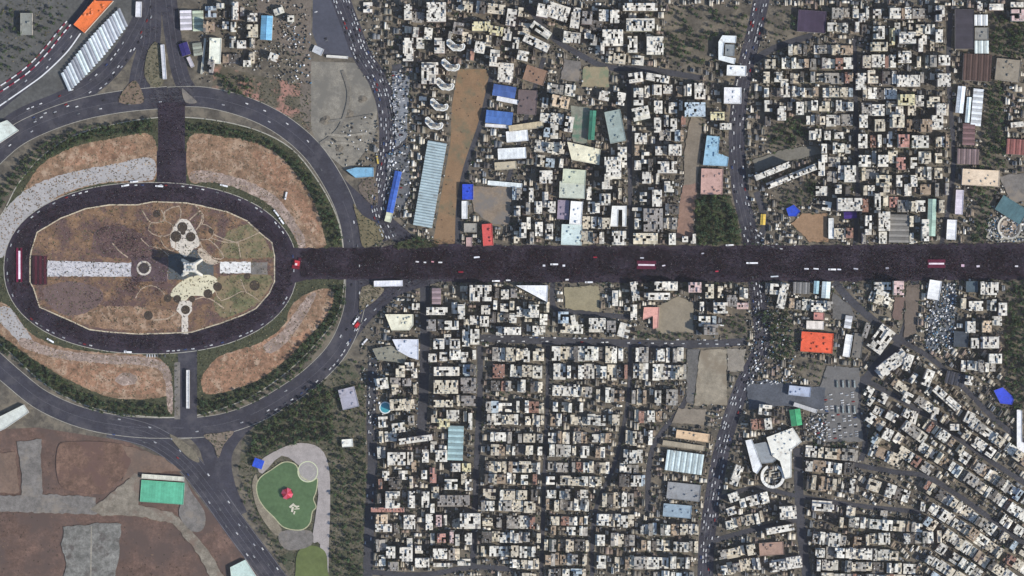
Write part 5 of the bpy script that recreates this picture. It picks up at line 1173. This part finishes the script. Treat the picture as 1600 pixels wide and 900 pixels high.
tree_area([(1545, 640), (1590, 635), (1590, 690), (1560, 680)], 7.0, 2.8, 4.2, "tree in the east park below the blue roof", "trees of the lower east park", seed=12, keep=0.7)
tree_area([(1176, 486), (1232, 482), (1246, 540), (1238, 560), (1200, 560), (1206, 520)], 6.4, 3.2, 4.8, "tree in the cluster west of the orange-red hall", "trees by the orange-red hall", seed=13)
tree_area([(1210, 185), (1250, 182), (1262, 205), (1240, 232), (1205, 240), (1200, 215)], 6.4, 3.2, 4.8, "tree in the clump above the grey lot", "trees above the grey lot", seed=14)
tree_area([(1240, 290), (1275, 282), (1275, 310), (1250, 322), (1215, 318), (1215, 300)], 7.0, 2.8, 4.0, "tree in the clump above the blue roof by the brown lot", "trees above the brown lot", seed=15)
LP = "trees of the lake park"
tree_area([(398, 668), (445, 638), (500, 592), (520, 606), (524, 690), (490, 690), (440, 698), (408, 712), (384, 716)], 6.0, 3.4, 5.0, "dark tree in the thick wood north of the lake", LP, prio=1.3, seed=16)
tree_area([(518, 560), (570, 566), (572, 690), (524, 690)], 8.4, 2.6, 4.0, "tree scattered around the grey-lilac park hall", LP, seed=17, keep=0.75)
tree_area([(518, 690), (572, 690), (572, 905), (518, 905)], 6.8, 2.8, 4.4, "tree in the long wood east of the lake", LP, seed=18, keep=0.7)
tree_area([(372, 726), (398, 734), (394, 768), (430, 836), (452, 880), (440, 884), (400, 820), (376, 780)], 7.4, 2.4, 3.6, "small tree on the verge between lake and motorway", LP, seed=19, keep=0.8)
tree_area([(336, 116), (400, 124), (398, 152), (360, 150)], 6.4, 3.0, 4.4, "tree in the strip north of the outer ring road", "trees of the north strip", seed=20)
tree_area([(0, 8), (110, 8), (90, 70), (40, 110), (0, 120)], 9.5, 3.0, 4.8, "tree in the north-west corner beyond the highway", "trees beyond the highway", seed=21, keep=0.5)
tree_area([(620, 372), (660, 368), (690, 380), (690, 388), (610, 390)], 6.0, 2.6, 3.6, "tree on the verge at the avenue's west end", "trees at the avenue's west end", ok=(0, 2, 7), seed=22)
tree_area([(1262, 690), (1345, 690), (1345, 705), (1262, 705)], 8.0, 2.4, 3.4, "tree at the foot of the depot yard", "trees at the depot yard", seed=23)
tree_area([(996, 516), (1080, 522), (1080, 532), (996, 530)], 5.6, 2.6, 3.6, "tree in the row below the sand lot", "trees below the sand lot", seed=24)
tree_area([(1130, 500), (1165, 490), (1168, 530), (1130, 530)], 6.4, 2.8, 4.0, "tree in the clump west of the southern cross street", "trees by the southern cross street", seed=25)
tree_area([(1240, 560), (1290, 568), (1290, 596), (1244, 588)], 7.0, 2.4, 3.4, "tree below the orange-red hall", "trees below the orange-red hall", seed=26, keep=0.7)
# small yard trees of the city, and along the kerbs
r = random.Random(31)
for _ in range(5200):
    x, y = r.uniform(590, 1600), r.uniform(4, 896)
    if occ_at(x, y) == 0: TREES.append((x, y, r.uniform(1.4, 3.0), None, None, 0.0))
for x in range(700, 1600, 11):
    for y in (381.5, 442.5):
        if occ_at(x, y) != 5 and r.random() < 0.6: TREES.append((x + r.uniform(-3, 3), y, r.uniform(1.8, 2.8), None, None, 0.0))
TREES.sort(key=lambda t: -t[5])
TV, TQ, TC = [], [], []; nv = 0; nt = 0
for (x, y, rad, lab, grp, pr) in TREES:
    r = random.Random(int(x * 53 + y * 17)); k = r.randrange(7); rz = r.uniform(0, 6.28); hz = rad * r.uniform(1.0, 1.35); zc = gz(x, y) + rad * 1.25
    px, py = P(x, y)
    if lab and nt < 300:
        nt += 1
        t = thing("tree", lab, "tree", (px, py, gz(x, y)), rz, grp)
        c = obj("crown", CROWN_ME[k * 4 + r.choice([0, 0, 1, 2, 2, 3])], t, (0, 0, rad * 1.25)); c.scale = (rad, rad, hz)
        b = obj("trunk", TRUNK_ME, t, (0, 0, rad * 1.25)); b.scale = (rad, rad, rad)
        continue
    v, q, c = CROWN[k]; q = q[:(150 if rad > 2.7 else 60)]; v2 = v[:len(q) * 4] * np.array([rad, rad, hz]) * (1.0 if rad > 2.7 else 1.15); c = c[:len(q)]
    ca, sa = math.cos(rz), math.sin(rz)
    out = np.stack([px + v2[:, 0]*ca - v2[:, 1]*sa, py + v2[:, 0]*sa + v2[:, 1]*ca, zc + v2[:, 2]], 1)
    TV.append(out); TQ.append(q + nv); TC.append(c * np.array(TINTS[r.choice([0, 0, 1, 2, 2, 3])]) * r.uniform(0.8, 1.2)); nv += len(out)
    s = 0.15 * rad
    tv = np.array([(px + s*math.cos(a), py + s*math.sin(a), z) for z in (gz(x, y), zc) for a in (0, 2.1, 4.2)]); tq = np.array([(0, 1, 4, 3), (1, 2, 5, 4), (2, 0, 3, 5)])
    TV.append(tv); TQ.append(tq + nv); TC.append(np.full((3, 3), (0.08, 0.06, 0.045))); nv += 6
o = obj("trees", quads_mesh("trees", np.concatenate(TV), np.concatenate(TQ), M_LEAF, np.concatenate(TC)))
o["kind"] = "stuff"; o["label"] = "smaller trees of belts, groves and yards merging into green masses"; o["category"] = "trees"
print("trees", len(TREES))

belt([(272, 812), (296, 838), (318, 866), (330, 890)], 5, 4.5, 1.8, 2.6, "x", "x", 90) if False else None
# low shrubs of the belts
def shrubs(name, label, polys, seed, tones, ok=(0, 2), low=1.0):
    r = np.random.RandomState(seed); V = []; Cc = []
    for poly, dens in polys:
        rr = mask_poly(poly)
        if rr is None: continue
        x0, y0, x1, y1, ins = rr; ys, xs = np.nonzero(ins)
        for i in r.randint(0, len(xs), int(len(xs) * dens)):
            x, y = x0 + xs[i] + r.rand(), y0 + ys[i] + r.rand()
            if occ_at(x, y) not in ok: continue
            px, py = P(x, y); z = gz(x, y); c = tones[r.randint(len(tones))]
            for _ in range(4):
                a = r.uniform(0, 6.28); s = r.uniform(0.4, 1.1); dx, dy = r.uniform(-.7, .7, 2); h = r.uniform(0.3, 1.3) * low; ca, sa = math.cos(a) * s, math.sin(a) * s
                V += [(px+dx-ca, py+dy-sa, z+h), (px+dx+sa*.7, py+dy-ca*.7, z+h*0.4), (px+dx+ca, py+dy+sa, z+h*1.1), (px+dx-sa*.7, py+dy+ca*.7, z+h*1.3)]
                Cc.append(np.array(c) * r.uniform(0.7, 1.3))
    V = np.array(V); o = obj(name, quads_mesh(name, V, np.arange(len(V)).reshape(-1, 4), M_LEAF, np.array(Cc)))
    o["kind"] = "stuff"; o["label"] = label; o["category"] = "shrubs"
TG = [A(74, 80, 58), A(92, 92, 66), A(58, 66, 50), A(120, 110, 82)]
shrubs("shrubs", "low shrubs and dry tufts of gardens, verges and park", [([(p[0], p[1]) for p in GARD], 0.05), ([(372, 730), (400, 668), (500, 590), (572, 590), (572, 905), (440, 905)], 0.06), ([(0, 0), (110, 0), (60, 90), (0, 130)], 0.03), ([(330, 110), (486, 130), (486, 205), (400, 165)], 0.05), ], 41, TG)
shrubs("verge_shrubs", "low shrubs and tufts on the traffic islands and verges", [([(270, 676), (362, 672), (345, 730)], 0.08), ([(552, 276), (600, 276), (600, 386), (552, 386)], 0.06), ([(560, 446), (602, 446), (590, 470), (560, 492)], 0.08), ([(186, 60), (256, 60), (256, 164), (186, 164)], 0.05)], 44, TG, ok=(7,))
shrubs("lawn_tufts", "dry tufts and bare patches on the garden lawns", [([(p[0], p[1]) for p in GARD], 0.05)], 45, [A(134, 112, 88), A(112, 98, 76), A(168, 146, 116), A(150, 120, 96), A(100, 92, 70)], ok=(8,), low=0.25)
shrubs("plaza_tufts", "dry tufts and small shrubs dotted over the plaza lawns", [(PLAZA, 0.03)], 42, [A(100, 84, 66), A(70, 60, 50), A(120, 104, 78), A(84, 88, 60)], ok=(4,), low=0.3)
shrubs("field_weeds", "dry weeds over the brown fields", [([(-10, 690), (200, 690), (320, 800), (400, 900), (-10, 900)], 0.006), ([(676, 383), (706, 165), (716, 108), (762, 108), (713, 383)], 0.004)], 43, [A(84, 66, 58), A(120, 98, 80), A(64, 58, 46)], low=0.35)

# ================================================================== VEHICLES
def car_mesh(col):
    m = MB(); c = col
    def loft(secs, cc):
        for (x0, w0, za0, zb0), (x1, w1, za1, zb1) in zip(secs, secs[1:]):
            m.quad((x0, -w0, zb0), (x1, -w1, zb1), (x1, w1, zb1), (x0, w0, zb0), cc)
            m.quad((x0, -w0, za0), (x1, -w1, za1), (x1, -w1, zb1), (x0, -w0, zb0), cc); m.quad((x1, w1, za1), (x0, w0, za0), (x0, w0, zb0), (x1, w1, zb1), cc)
        x, w, a, b = secs[0]; m.quad((x, w, a), (x, -w, a), (x, -w, b), (x, w, b), cc)
        x, w, a, b = secs[-1]; m.quad((x, -w, a), (x, w, a), (x, w, b), (x, -w, b), cc)
    loft([(-2.3, .8, .3, .8), (-2.0, .9, .25, .95), (1.3, .9, .25, .95), (2.2, .8, .3, .75)], c)
    loft([(-1.7, .74, .95, .97), (-1.2, .68, .95, 1.45), (0.3, .68, .95, 1.45), (1.0, .74, .95, .97)], tuple(q * 0.35 for q in c))
    m.quad((-1.15, -.64, 1.46), (0.25, -.64, 1.46), (0.25, .64, 1.46), (-1.15, .64, 1.46), c)
    for x in (-1.4, 1.35):
        for y in (-.86, .86): m.box(x - .32, y - .1, 0, x + .32, y + .1, .62, (.02, .02, .02))
    return mesh("car", m.v, m.f, M_ROOF, m.c)
CARC = [("white", A(222, 222, 222)), ("silver", A(180, 182, 186)), ("dark", A(52, 52, 58)), ("grey", A(112, 114, 118)), ("red", A(150, 44, 48)), ("blue", A(60, 80, 130))]
CAR_ME = {n: car_mesh(c) for n, c in CARC}
CARS = []
def pick(r): return r.choices([c[0] for c in CARC], [36, 24, 16, 16, 4, 4])[0]
def traffic(key, offs, gap, place, group, p=1.0, seed=0, s0=0.0, s1=1.0, z=None):
    r = random.Random(seed); pts = ROADS[key] if isinstance(key, str) else key
    for off in offs:
        l = offset_line(pts, off); acc = 0.0; nxt = r.uniform(0, gap); tot = sum(math.dist(a, b) for a, b in zip(l, l[1:]))
        for a, b in zip(l, l[1:]):
            L = math.dist(a, b)
            while nxt < acc + L:
                f = (nxt - acc) / L; x, y = a[0] + (b[0]-a[0]) * f, a[1] + (b[1]-a[1]) * f
                if s0 <= nxt / tot <= s1 and r.random() < p and -5 < x < 1605 and -5 < y < 905:
                    CARS.append((x + r.uniform(-.3, .3), y + r.uniform(-.3, .3), math.degrees(math.atan2(b[1]-a[1], b[0]-a[0])) + r.uniform(-4, 4), pick(r), place, group, r.random()))
                nxt += gap * r.uniform(0.85, 1.5)
            acc += L
def parked(poly, rot, pitch, lane, p, place, group, seed):
    r = random.Random(seed); a = R(rot); ca, sa = math.cos(a), math.sin(a)
    us = [x*ca + y*sa for x, y in poly]; vs = [-x*sa + y*ca for x, y in poly]; v = min(vs)
    while v < max(vs):
        u = min(us)
        while u < max(us):
            x, y = u*ca - v*sa, u*sa + v*ca
            if inside(poly, x, y) and r.random() < p and occ_at(x, y) != 5: CARS.append((x, y, rot + 90 + r.uniform(-5, 5), pick(r), place, group, r.random() * 0.9))
            u += pitch
        v += lane
traffic('nst', (-11, -7.2, -3.4, 3.4, 7.2, 11), 7.5, "in the queue on the busy northern street", "cars on the northern street", 0.75, 1)
traffic('cst', (-8.5, -4.5, 4.5, 8.5), 10, "on the cross street north of the avenue", "cars on the northern cross street", 0.45, 2)
traffic('cst', (-8.5, -4.5, 4.5, 8.5), 7, "on the cross street north of the avenue", "cars on the northern cross street", 0.35, 22, 0.0, 0.4)
traffic('cst2', (-8, -4.5, 0, 4.5, 8), 7.5, "on the busy street below the avenue", "cars on the southern cross street", 0.45, 3)
traffic('oe', (-10.5,), 8.0, "lined up along the outer ring's south-east kerb", "cars along the outer ring road", 0.8, 4, 0.58, 0.85)
traffic('oe', (-6, 6), 30, "driving on the outer ring road", "cars driving on the outer ring road", 0.6, 5)
traffic('ow', (-6, 6), 34, "driving on the outer ring road", "cars driving on the outer ring road", 0.6, 6)
traffic('se', (-13, -6, 5, 12), 42, "on the motorway in the south-west", "cars on the motorway", 0.6, 7)
traffic('nw2', (-8, 8, 12), 9, "along the terminal road beside the canopies", "cars on the terminal road", 0.5, 8, 0.25, 0.95)
traffic('nw', (2, 8), 24, "on the highway beside the terminal", "cars on the highway", 0.5, 9)
traffic('link2', (-7, 6), 10, "on the slip road below the avenue", "cars on the slip road", 0.5, 10)
ringk = ell(235, 419, 224, 130, 160)
traffic(ringk + ringk[:1], (0,), 8.5, "parked along the oval ring road's outer kerb", "cars parked round the oval", 0.62, 11)
traffic([(750, 526), (1160, 532)], (0, 6), 8, "parked along the street below the sand lots", "cars parked below the sand lots", 0.5, 12)
traffic([(582, 565), (580, 640), (581, 720), (577, 800), (573, 900)], (-4, 4), 12, "parked along the lake park's eastern street", "cars parked by the lake park", 0.5, 13)
parked([(612, 112), (638, 122), (634, 220), (618, 228)], 78, 3.2, 7.5, 0.28, "parked on the pale strip beside the northern street", "cars on the pale strip", 14)
parked([(606, 240), (638, 232), (636, 300), (622, 330), (608, 318)], 78, 3.4, 8, 0.28, "parked between the northern street and the arched shed", "cars by the arched shed", 15)
parked([(1292, 610), (1340, 612), (1346, 688), (1268, 685), (1280, 640)], 84, 3.6, 8.5, 0.5, "parked on the depot yard", "cars on the depot yard", 16)
parked([(1180, 560), (1235, 570), (1235, 600), (1180, 600)], 60, 3.4, 8, 0.22, "parked by the southern cross street's bend", "cars at the bend", 17)
parked([(480, 20), (520, 10), (548, 80), (500, 60)], 70, 3.4, 30, 0.25, "on the asphalt yard above the building site", "cars on the asphalt yard", 18)
parked([(230, 540), (262, 556), (262, 562), (230, 556)], 0, 4, 8, 0.5, "beside the south road's mouth", "cars at the south road", 19)
for l in [((1178, 372), (1225, 385)), ((1170, 352), (1200, 372))]: traffic(list(l), (0, 5), 6, "waiting at the corner by the small yellow roof", "cars at the yellow roof corner", 0.7, 20)
CARS.sort(key=lambda c: -c[6]); XV, XQ, XC = [], [], []; nv = 0
for i, (x, y, rot, col, place, grp, pr) in enumerate(CARS):
    px, py = P(x, y); z = gz(x, y) + 0.02
    if i < 300:
        o = obj("car", CAR_ME[col], None, (px, py, z), -R(rot), label="%s car %s" % (col, place), category="car", group=grp)
        continue
    me = CAR_ME[col]; k = len(me.vertices); v = np.empty(k * 3, np.float32); me.vertices.foreach_get("co", v); v = v.reshape(-1, 3)
    q = np.empty(len(me.polygons) * 4, np.int32); me.polygons.foreach_get("vertices", q); cc = np.empty(len(me.polygons) * 4, np.float32); me.attributes["Col"].data.foreach_get("color", cc)
    a = -R(rot); ca, sa = math.cos(a), math.sin(a)
    XV.append(np.stack([px + v[:, 0]*ca - v[:, 1]*sa, py + v[:, 0]*sa + v[:, 1]*ca, z + v[:, 2]], 1)); XQ.append(q.reshape(-1, 4) + nv); XC.append(cc.reshape(-1, 4)[:, :3]); nv += k
if XV:
    o = obj("far_cars", quads_mesh("far_cars", np.concatenate(XV), np.concatenate(XQ), M_ROOF, np.concatenate(XC)))
    o["kind"] = "stuff"; o["label"] = "remaining cars in the streets and parking strips"; o["category"] = "cars"
print("cars", len(CARS))
# buses
def bus(cx, cy, rot, L, rgb, label, grp):
    t = thing("bus", label, "bus", (*P(cx, cy), gz(cx, cy) + 0.01), -R(rot), grp)
    m = MB(); m.box(-L/2, -1.25, 0.5, L/2, 1.25, 2.9, A(*rgb)); m.build("body", M_ROOF, t)
    m = MB(); m.box(-L/2 + 0.4, -1.28, 1.5, L/2 - 0.2, 1.28, 2.4, (0.03, 0.03, 0.04)); m.build("window_band", M_GLASS, t)
    m = MB(); m.box(-L/4 - 1, -0.8, 2.905, -L/4 + 1.2, 0.8, 3.2, A(150, 150, 150)); m.build("roof_unit", M_ROOF, t)
    for x in (-L/2 + 2.2, L/2 - 2.4):
        m = MB(); m.box(x - .5, -1.27, 0, x + .5, 1.27, 0.95, (.02, .02, .02)); m.build("wheel", M_WALL, t)
BUS = [(210, 284, -6, "white bus parked at the oval's northern kerb, left of the north road"), (196, 290, -10, "white bus behind another at the oval's northern kerb"), (249, 291, 4, "white bus at the mouth of the north road"), (350, 290, 14, "white bus at the oval's north-eastern kerb"), (432, 333, 52, "white bus slanting at the oval's north-eastern kerb"), (440, 345, 55, "white bus second of two slanting at the north-eastern kerb"), (200, 550, 2, "white bus at the oval's southern kerb"), (79, 532, 30, "white bus at the oval's south-western kerb"),
       (447, 306, -78, "white bus standing on the lawn north-east of the oval"), (1175, 411, 0, "long white bus on the avenue at the cross street"), (1140, 383, -3, "white bus at the avenue's kerb below the grove"), (775, 439, 0, "white bus at the avenue's south kerb above the white block"), (920, 441, 0, "white bus at the avenue's south kerb above the sand lot"), (633, 334, -66, "white bus beside the arched shed"), (555, 502, -55, "white bus at the red float of the slip road"), (570, 534, -48, "white bus further down the slip road"), (1125, 508, 2, "white bus on the street below the tan lots"), (590, 250, 80, "yellow bus beside the light blue canopy"), (1300, 421, 1, "white bus on the eastern avenue"), (866, 413, 0, "short white bus on the middle of the avenue")]
for i, (x, y, rot, lab) in enumerate(BUS): bus(x, y, rot, 18 if "long" in lab else 12, (226, 196, 90) if "yellow" in lab else (240, 240, 242), lab, "buses")
for i in range(8): bus(1308 + (i % 4) * 9, 600 + (i // 4) * 40, 86, 11, rnd.choice([(150, 160, 160), (190, 190, 186), (120, 130, 128)]), "grey bus, %s from west in the depot yard's %s row" % (nth(i % 4 + 1), "upper" if i < 4 else "lower"), "depot buses")
flatthing("parade_float", "small red float on the slip road below the avenue", "float", 558, 508, 8, 10, -50, 0, [("platform", 0, 0, 10, 5, 0.4, 1.6, (150, 30, 40)), ("red_canopy", 0, 0, 6, 5, 1.6, 3.6, (206, 44, 52))])

for i, (x, y, w, dd, rgb, place) in enumerate(sorted([(652, 409, 5, 2, (230, 226, 228), "white"), (664, 410, 4, 2, (226, 226, 226), "white"), (676, 409, 4, 2, (214, 150, 160), "pink"), (688, 410, 6, 2, (236, 236, 236), "white"), (745, 402, 9, 2.4, (220, 220, 226), "white"), (794, 438, 7, 2, (236, 236, 236), "white"), (850, 415, 4, 3, (224, 224, 230), "white"), (881, 415, 4, 3, (232, 232, 236), "white"), (886, 437, 5, 2.5, (236, 232, 232), "white"),
        (1003, 403, 6, 2, (206, 206, 214), "pale"), (1037, 415, 5, 2, (222, 214, 222), "white"), (1098, 396, 4, 2, (180, 180, 190), "grey"), (1260, 420, 7, 2, (228, 228, 234), "white"), (1275, 420, 8, 2, (234, 234, 238), "white"), (1311, 421, 6, 2, (216, 216, 226), "white"), (1337, 420, 7, 2, (200, 200, 210), "pale"), (1386, 419, 5, 3, (150, 148, 158), "grey"), (1504, 415, 5, 4, (200, 170, 184), "pink"), (1528, 416, 5, 3, (214, 204, 214), "pale"), (1588, 416, 5, 2.4, (230, 226, 230), "white"), (1120, 424, 5, 2, (190, 60, 80), "red"), (930, 402, 6, 2, (150, 30, 50), "red"), (720, 425, 8, 2.4, (140, 26, 48), "red"), (1210, 432, 12, 2, (208, 214, 222), "white")])):
    t = thing("hand_banner", "small %s banner held above the avenue crowd, %s from the west" % (place, nth(i + 1)), "banner", (*P(x, y), gz(x, y)), R(rnd.uniform(-8, 8)), "small banners in the crowd")
    m = MB(); m.box(-w/2, -dd/2, 2.0, w/2, dd/2, 2.12, A(*rgb)); m.build("cloth", M_ROOF, t)
    for sx in (-1, 1):
        m = MB(); m.box(sx * w/2 - 0.08, -0.08, 0, sx * w/2 + 0.08, 0.08, 2.3, (0.2, 0.15, 0.1)); m.build("pole", M_WALL, t)
# ================================================================== THE CROWD
def crowd(name, label, regions, seed):
    r = np.random.RandomState(seed); X = []; Y = []; PAL = []
    for poly, dens, pal, ok in regions:
        rr = mask_poly(poly)
        if rr is None: continue
        x0, y0, x1, y1, ins = rr; ys, xs = np.nonzero(ins); n = int(len(xs) * dens)
        i = r.randint(0, len(xs), n); x = x0 + xs[i] + r.rand(n); y = y0 + ys[i] + r.rand(n)
        k = np.array([occ_at(a, b) in ok for a, b in zip(x, y)], bool) if n else np.zeros(0, bool)
        # people bunch together: thin out by a slow random pattern
        f = 0.5 + 0.5 * np.sin(x * 0.071 + 1.3 * np.sin(y * 0.05)) * np.sin(y * 0.09 + 0.8 * np.sin(x * 0.031)); g2 = 0.5 + 0.5 * np.sin(x * 0.31 + 2 * np.sin(y * 0.23)) * np.sin(y * 0.37 + 1.5 * np.sin(x * 0.17)); k &= r.rand(n) < (0.25 + 0.75 * f) * (0.45 + 0.55 * g2)
        if dens > 1.5: ed = np.minimum(y - 384, 438 - y); k &= r.rand(n) < np.clip(ed / 9.0 + 0.25 * np.sin(x * 0.13), 0.12, 1)
        X.append(x[k]); Y.append(y[k]); p = np.array(pal); w = p[:, 3] / p[:, 3].sum(); PAL.append(p[r.choice(len(p), k.sum(), p=w), :3])
    X = np.concatenate(X); Y = np.concatenate(Y); PAL = np.concatenate(PAL); n = len(X)
    Z = GZ[np.clip(Y.astype(int) + OY, 0, OH - 1), np.clip(X.astype(int) + OX, 0, OW - 1)] + 0.01
    px, py = X - 800, 450 - Y; ang = r.uniform(0, 6.28, n); hgt = r.uniform(1.5, 1.8, n)
    T = [(-.2, -.14, 0), (.2, -.14, 0), (.2, .14, 0), (-.2, .14, 0), (-.27, -.15, .8), (.27, -.15, .8), (.27, .15, .8), (-.27, .15, .8), (-.1, -.11, .84), (.1, -.11, .84), (.1, .11, .84), (-.1, .11, .84), (-.08, -.09, 1), (.08, -.09, 1), (.08, .09, 1), (-.08, .09, 1)]
    print(n); T = np.array(T); F = np.array([(0, 1, 5, 4), (1, 2, 6, 5), (2, 3, 7, 6), (3, 0, 4, 7), (4, 5, 9, 8), (5, 6, 10, 9), (6, 7, 11, 10), (7, 4, 8, 11), (8, 9, 13, 12), (9, 10, 14, 13), (10, 11, 15, 14), (11, 8, 12, 15), (12, 13, 14, 15)])
    ca, sa = np.cos(ang)[:, None], np.sin(ang)[:, None]
    V = np.stack([px[:, None] + T[:, 0] * ca - T[:, 1] * sa, py[:, None] + T[:, 0] * sa + T[:, 1] * ca, Z[:, None] + T[:, 2] * hgt[:, None]], 2).reshape(-1, 3)
    Q = (F[None] + (np.arange(n) * 16)[:, None, None]).reshape(-1, 4)
    Cc = np.repeat(PAL[:, None, :], 13, 1).copy(); head = r.rand(n) < 0.45; Cc[:, 8:, :] = np.where(head[:, None, None], np.array([0.03, 0.022, 0.018]), Cc[:, 8:, :]); Cc = Cc.reshape(-1, 3)
    o = obj(name, quads_mesh(name, V, Q, M_CLOTH, Cc)); o["kind"] = "stuff"; o["label"] = label; o["category"] = "crowd"
    print("people", n)
DARK = [(.012, .010, .017, 44), (.034, .018, .028, 22), (.065, .014, .028, 18), (.03, .028, .05, 8), (.10, .09, .10, 4), (.02, .035, .03, 2), (.5, .48, .47, 2), (.2, .03, .05, 4)]
MIX = [(.015, .012, .016, 40), (.05, .03, .04, 16), (.3, .28, .27, 14), (.6, .58, .55, 10), (.12, .1, .1, 12), (.18, .05, .06, 8)]
LIGHT = [(.6, .58, .56, 45), (.35, .33, .32, 25), (.06, .055, .06, 20), (.2, .12, .12, 10)]
MAROON = [(.06, .010, .024, 40), (.10, .014, .034, 25), (.02, .01, .016, 35)]
ringp = [p for p in RING]
crowd("crowd", "dense dark-clothed crowd filling the avenue and the oval ring road", [
    ([(470, 389), (640, 384), (900, 386), (1600, 384), (1600, 435), (900, 439), (640, 438), (470, 434)], 2.1, DARK, (3,)),
    (ell(235, 419, 222, 127), 1.1, DARK, (3,)),
    ([(246, 236), (290, 236), (290, 300), (246, 300)], 0.5, DARK, (3,)), ([(249, 180), (287, 180), (287, 238), (249, 238)], 0.9, DARK, (3,)), ([(235, 128), (300, 128), (310, 182), (230, 182)], 0.45, DARK, (3,)), ([(222, 10), (285, 10), (290, 130), (218, 130)], 0.12, DARK, (3,)), ([(640, 394), (920, 396), (900, 434), (660, 436)], 0.5, MAROON, (3,)), ([(980, 404), (1050, 404), (1040, 424), (990, 424)], 0.5, MAROON, (3,)), ([(1430, 402), (1510, 400), (1500, 424), (1440, 424)], 0.5, MAROON, (3,)), ([(20, 380), (46, 380), (46, 460), (16, 460)], 0.4, MAROON, (3,)), ([(360, 330), (440, 360), (450, 400), (420, 370)], 0.3, MAROON, (3,)), ([(640, 386), (690, 386), (690, 440), (600, 455), (560, 440), (600, 420)], 0.4, DARK, (3,)),
    ([(600, 374), (1600, 372), (1600, 386), (600, 388)], 0.35, DARK, (0, 3, 7, 2)), ([(600, 434), (1600, 432), (1600, 449), (600, 451)], 0.35, DARK, (0, 3, 7, 2)), ([(1150, 350), (1185, 350), (1190, 388), (1155, 388)], 0.4, DARK, (3,)), ([(1165, 438), (1200, 438), (1200, 490), (1172, 490)], 0.4, DARK, (3, 0)), ([(590, 340), (650, 360), (690, 388), (600, 388)], 0.35, DARK, (3, 7, 2)), ([(560, 436), (640, 440), (600, 475), (560, 490)], 0.3, DARK, (3, 7)),
    ([(205, 400), (265, 400), (262, 440), (205, 440)], 0.4, DARK, (4,)), ([(150, 350), (250, 350), (262, 404), (160, 404)], 0.3, MIX + MAROON, (4,)), ([(185, 436), (262, 436), (240, 478), (170, 478)], 0.26, MIX + MAROON, (4,)), (ell(163, 368, 20, 14, 16, 2), 0.5, DARK, (4,)), (ell(195, 378, 22, 13, 16, 2), 0.5, DARK, (4,)), (ell(208, 446, 14, 16, 16, 2), 0.5, DARK, (4,)), (ell(150, 462, 18, 10, 16, 2), 0.35, DARK, (4,)),
    ([(72, 406), (205, 410), (205, 432), (72, 432)], 0.25, MIX, (4,)), (PLAZA, 0.09, MIX + LIGHT, (4,)), ([(225, 318), (400, 350), (350, 400), (270, 400), (220, 380)], 0.12, MIX, (4,)), ([(344, 409), (392, 409), (392, 427), (344, 427)], 0.12, DARK, (4,)),
    ([(296, 212), (420, 226), (490, 310), (505, 386), (470, 386), (440, 330), (380, 298), (296, 284)], 0.045, LIGHT, (8,)),
    ([(-5, 400), (10, 320), (110, 268), (238, 244), (238, 284), (100, 302), (20, 392)], 0.06, LIGHT, (8,)), ([(-10, 470), (60, 530), (240, 556), (264, 580), (150, 570), (40, 540), (-10, 500)], 0.05, LIGHT, (8,)),
    ([(318, 585), (345, 556), (440, 512), (480, 462), (500, 470), (450, 540), (380, 580)], 0.05, LIGHT, (8,))], 9)

# ================================================================== THE AIR between the ground and the camera
hz = MB()
x0, y0, z0, x1, y1, z1 = -4200, -4200, -1.0, 4200, 4200, CAM_H + 60
hv = [(x0, y0, z0), (x1, y0, z0), (x1, y1, z0), (x0, y1, z0), (x0, y0, z1), (x1, y0, z1), (x1, y1, z1), (x0, y1, z1)]
hf = [(0, 3, 2, 1), (4, 5, 6, 7), (0, 1, 5, 4), (1, 2, 6, 5), (2, 3, 7, 6), (3, 0, 4, 7)]
hm = bpy.data.materials.new("haze"); hm.use_nodes = True
hn = hm.node_tree.nodes; hn.remove(hn["Principled BSDF"])
pv = hn.new("ShaderNodeVolumePrincipled"); pv.inputs["Color"].default_value = (0.95, 0.93, 0.92, 1); pv.inputs["Density"].default_value = 0.028 / CAM_H
hm.node_tree.links.new(pv.outputs[0], hn["Material Output"].inputs["Volume"])
haze = obj("haze", mesh("haze", hv, hf, hm)); haze["kind"] = "stuff"
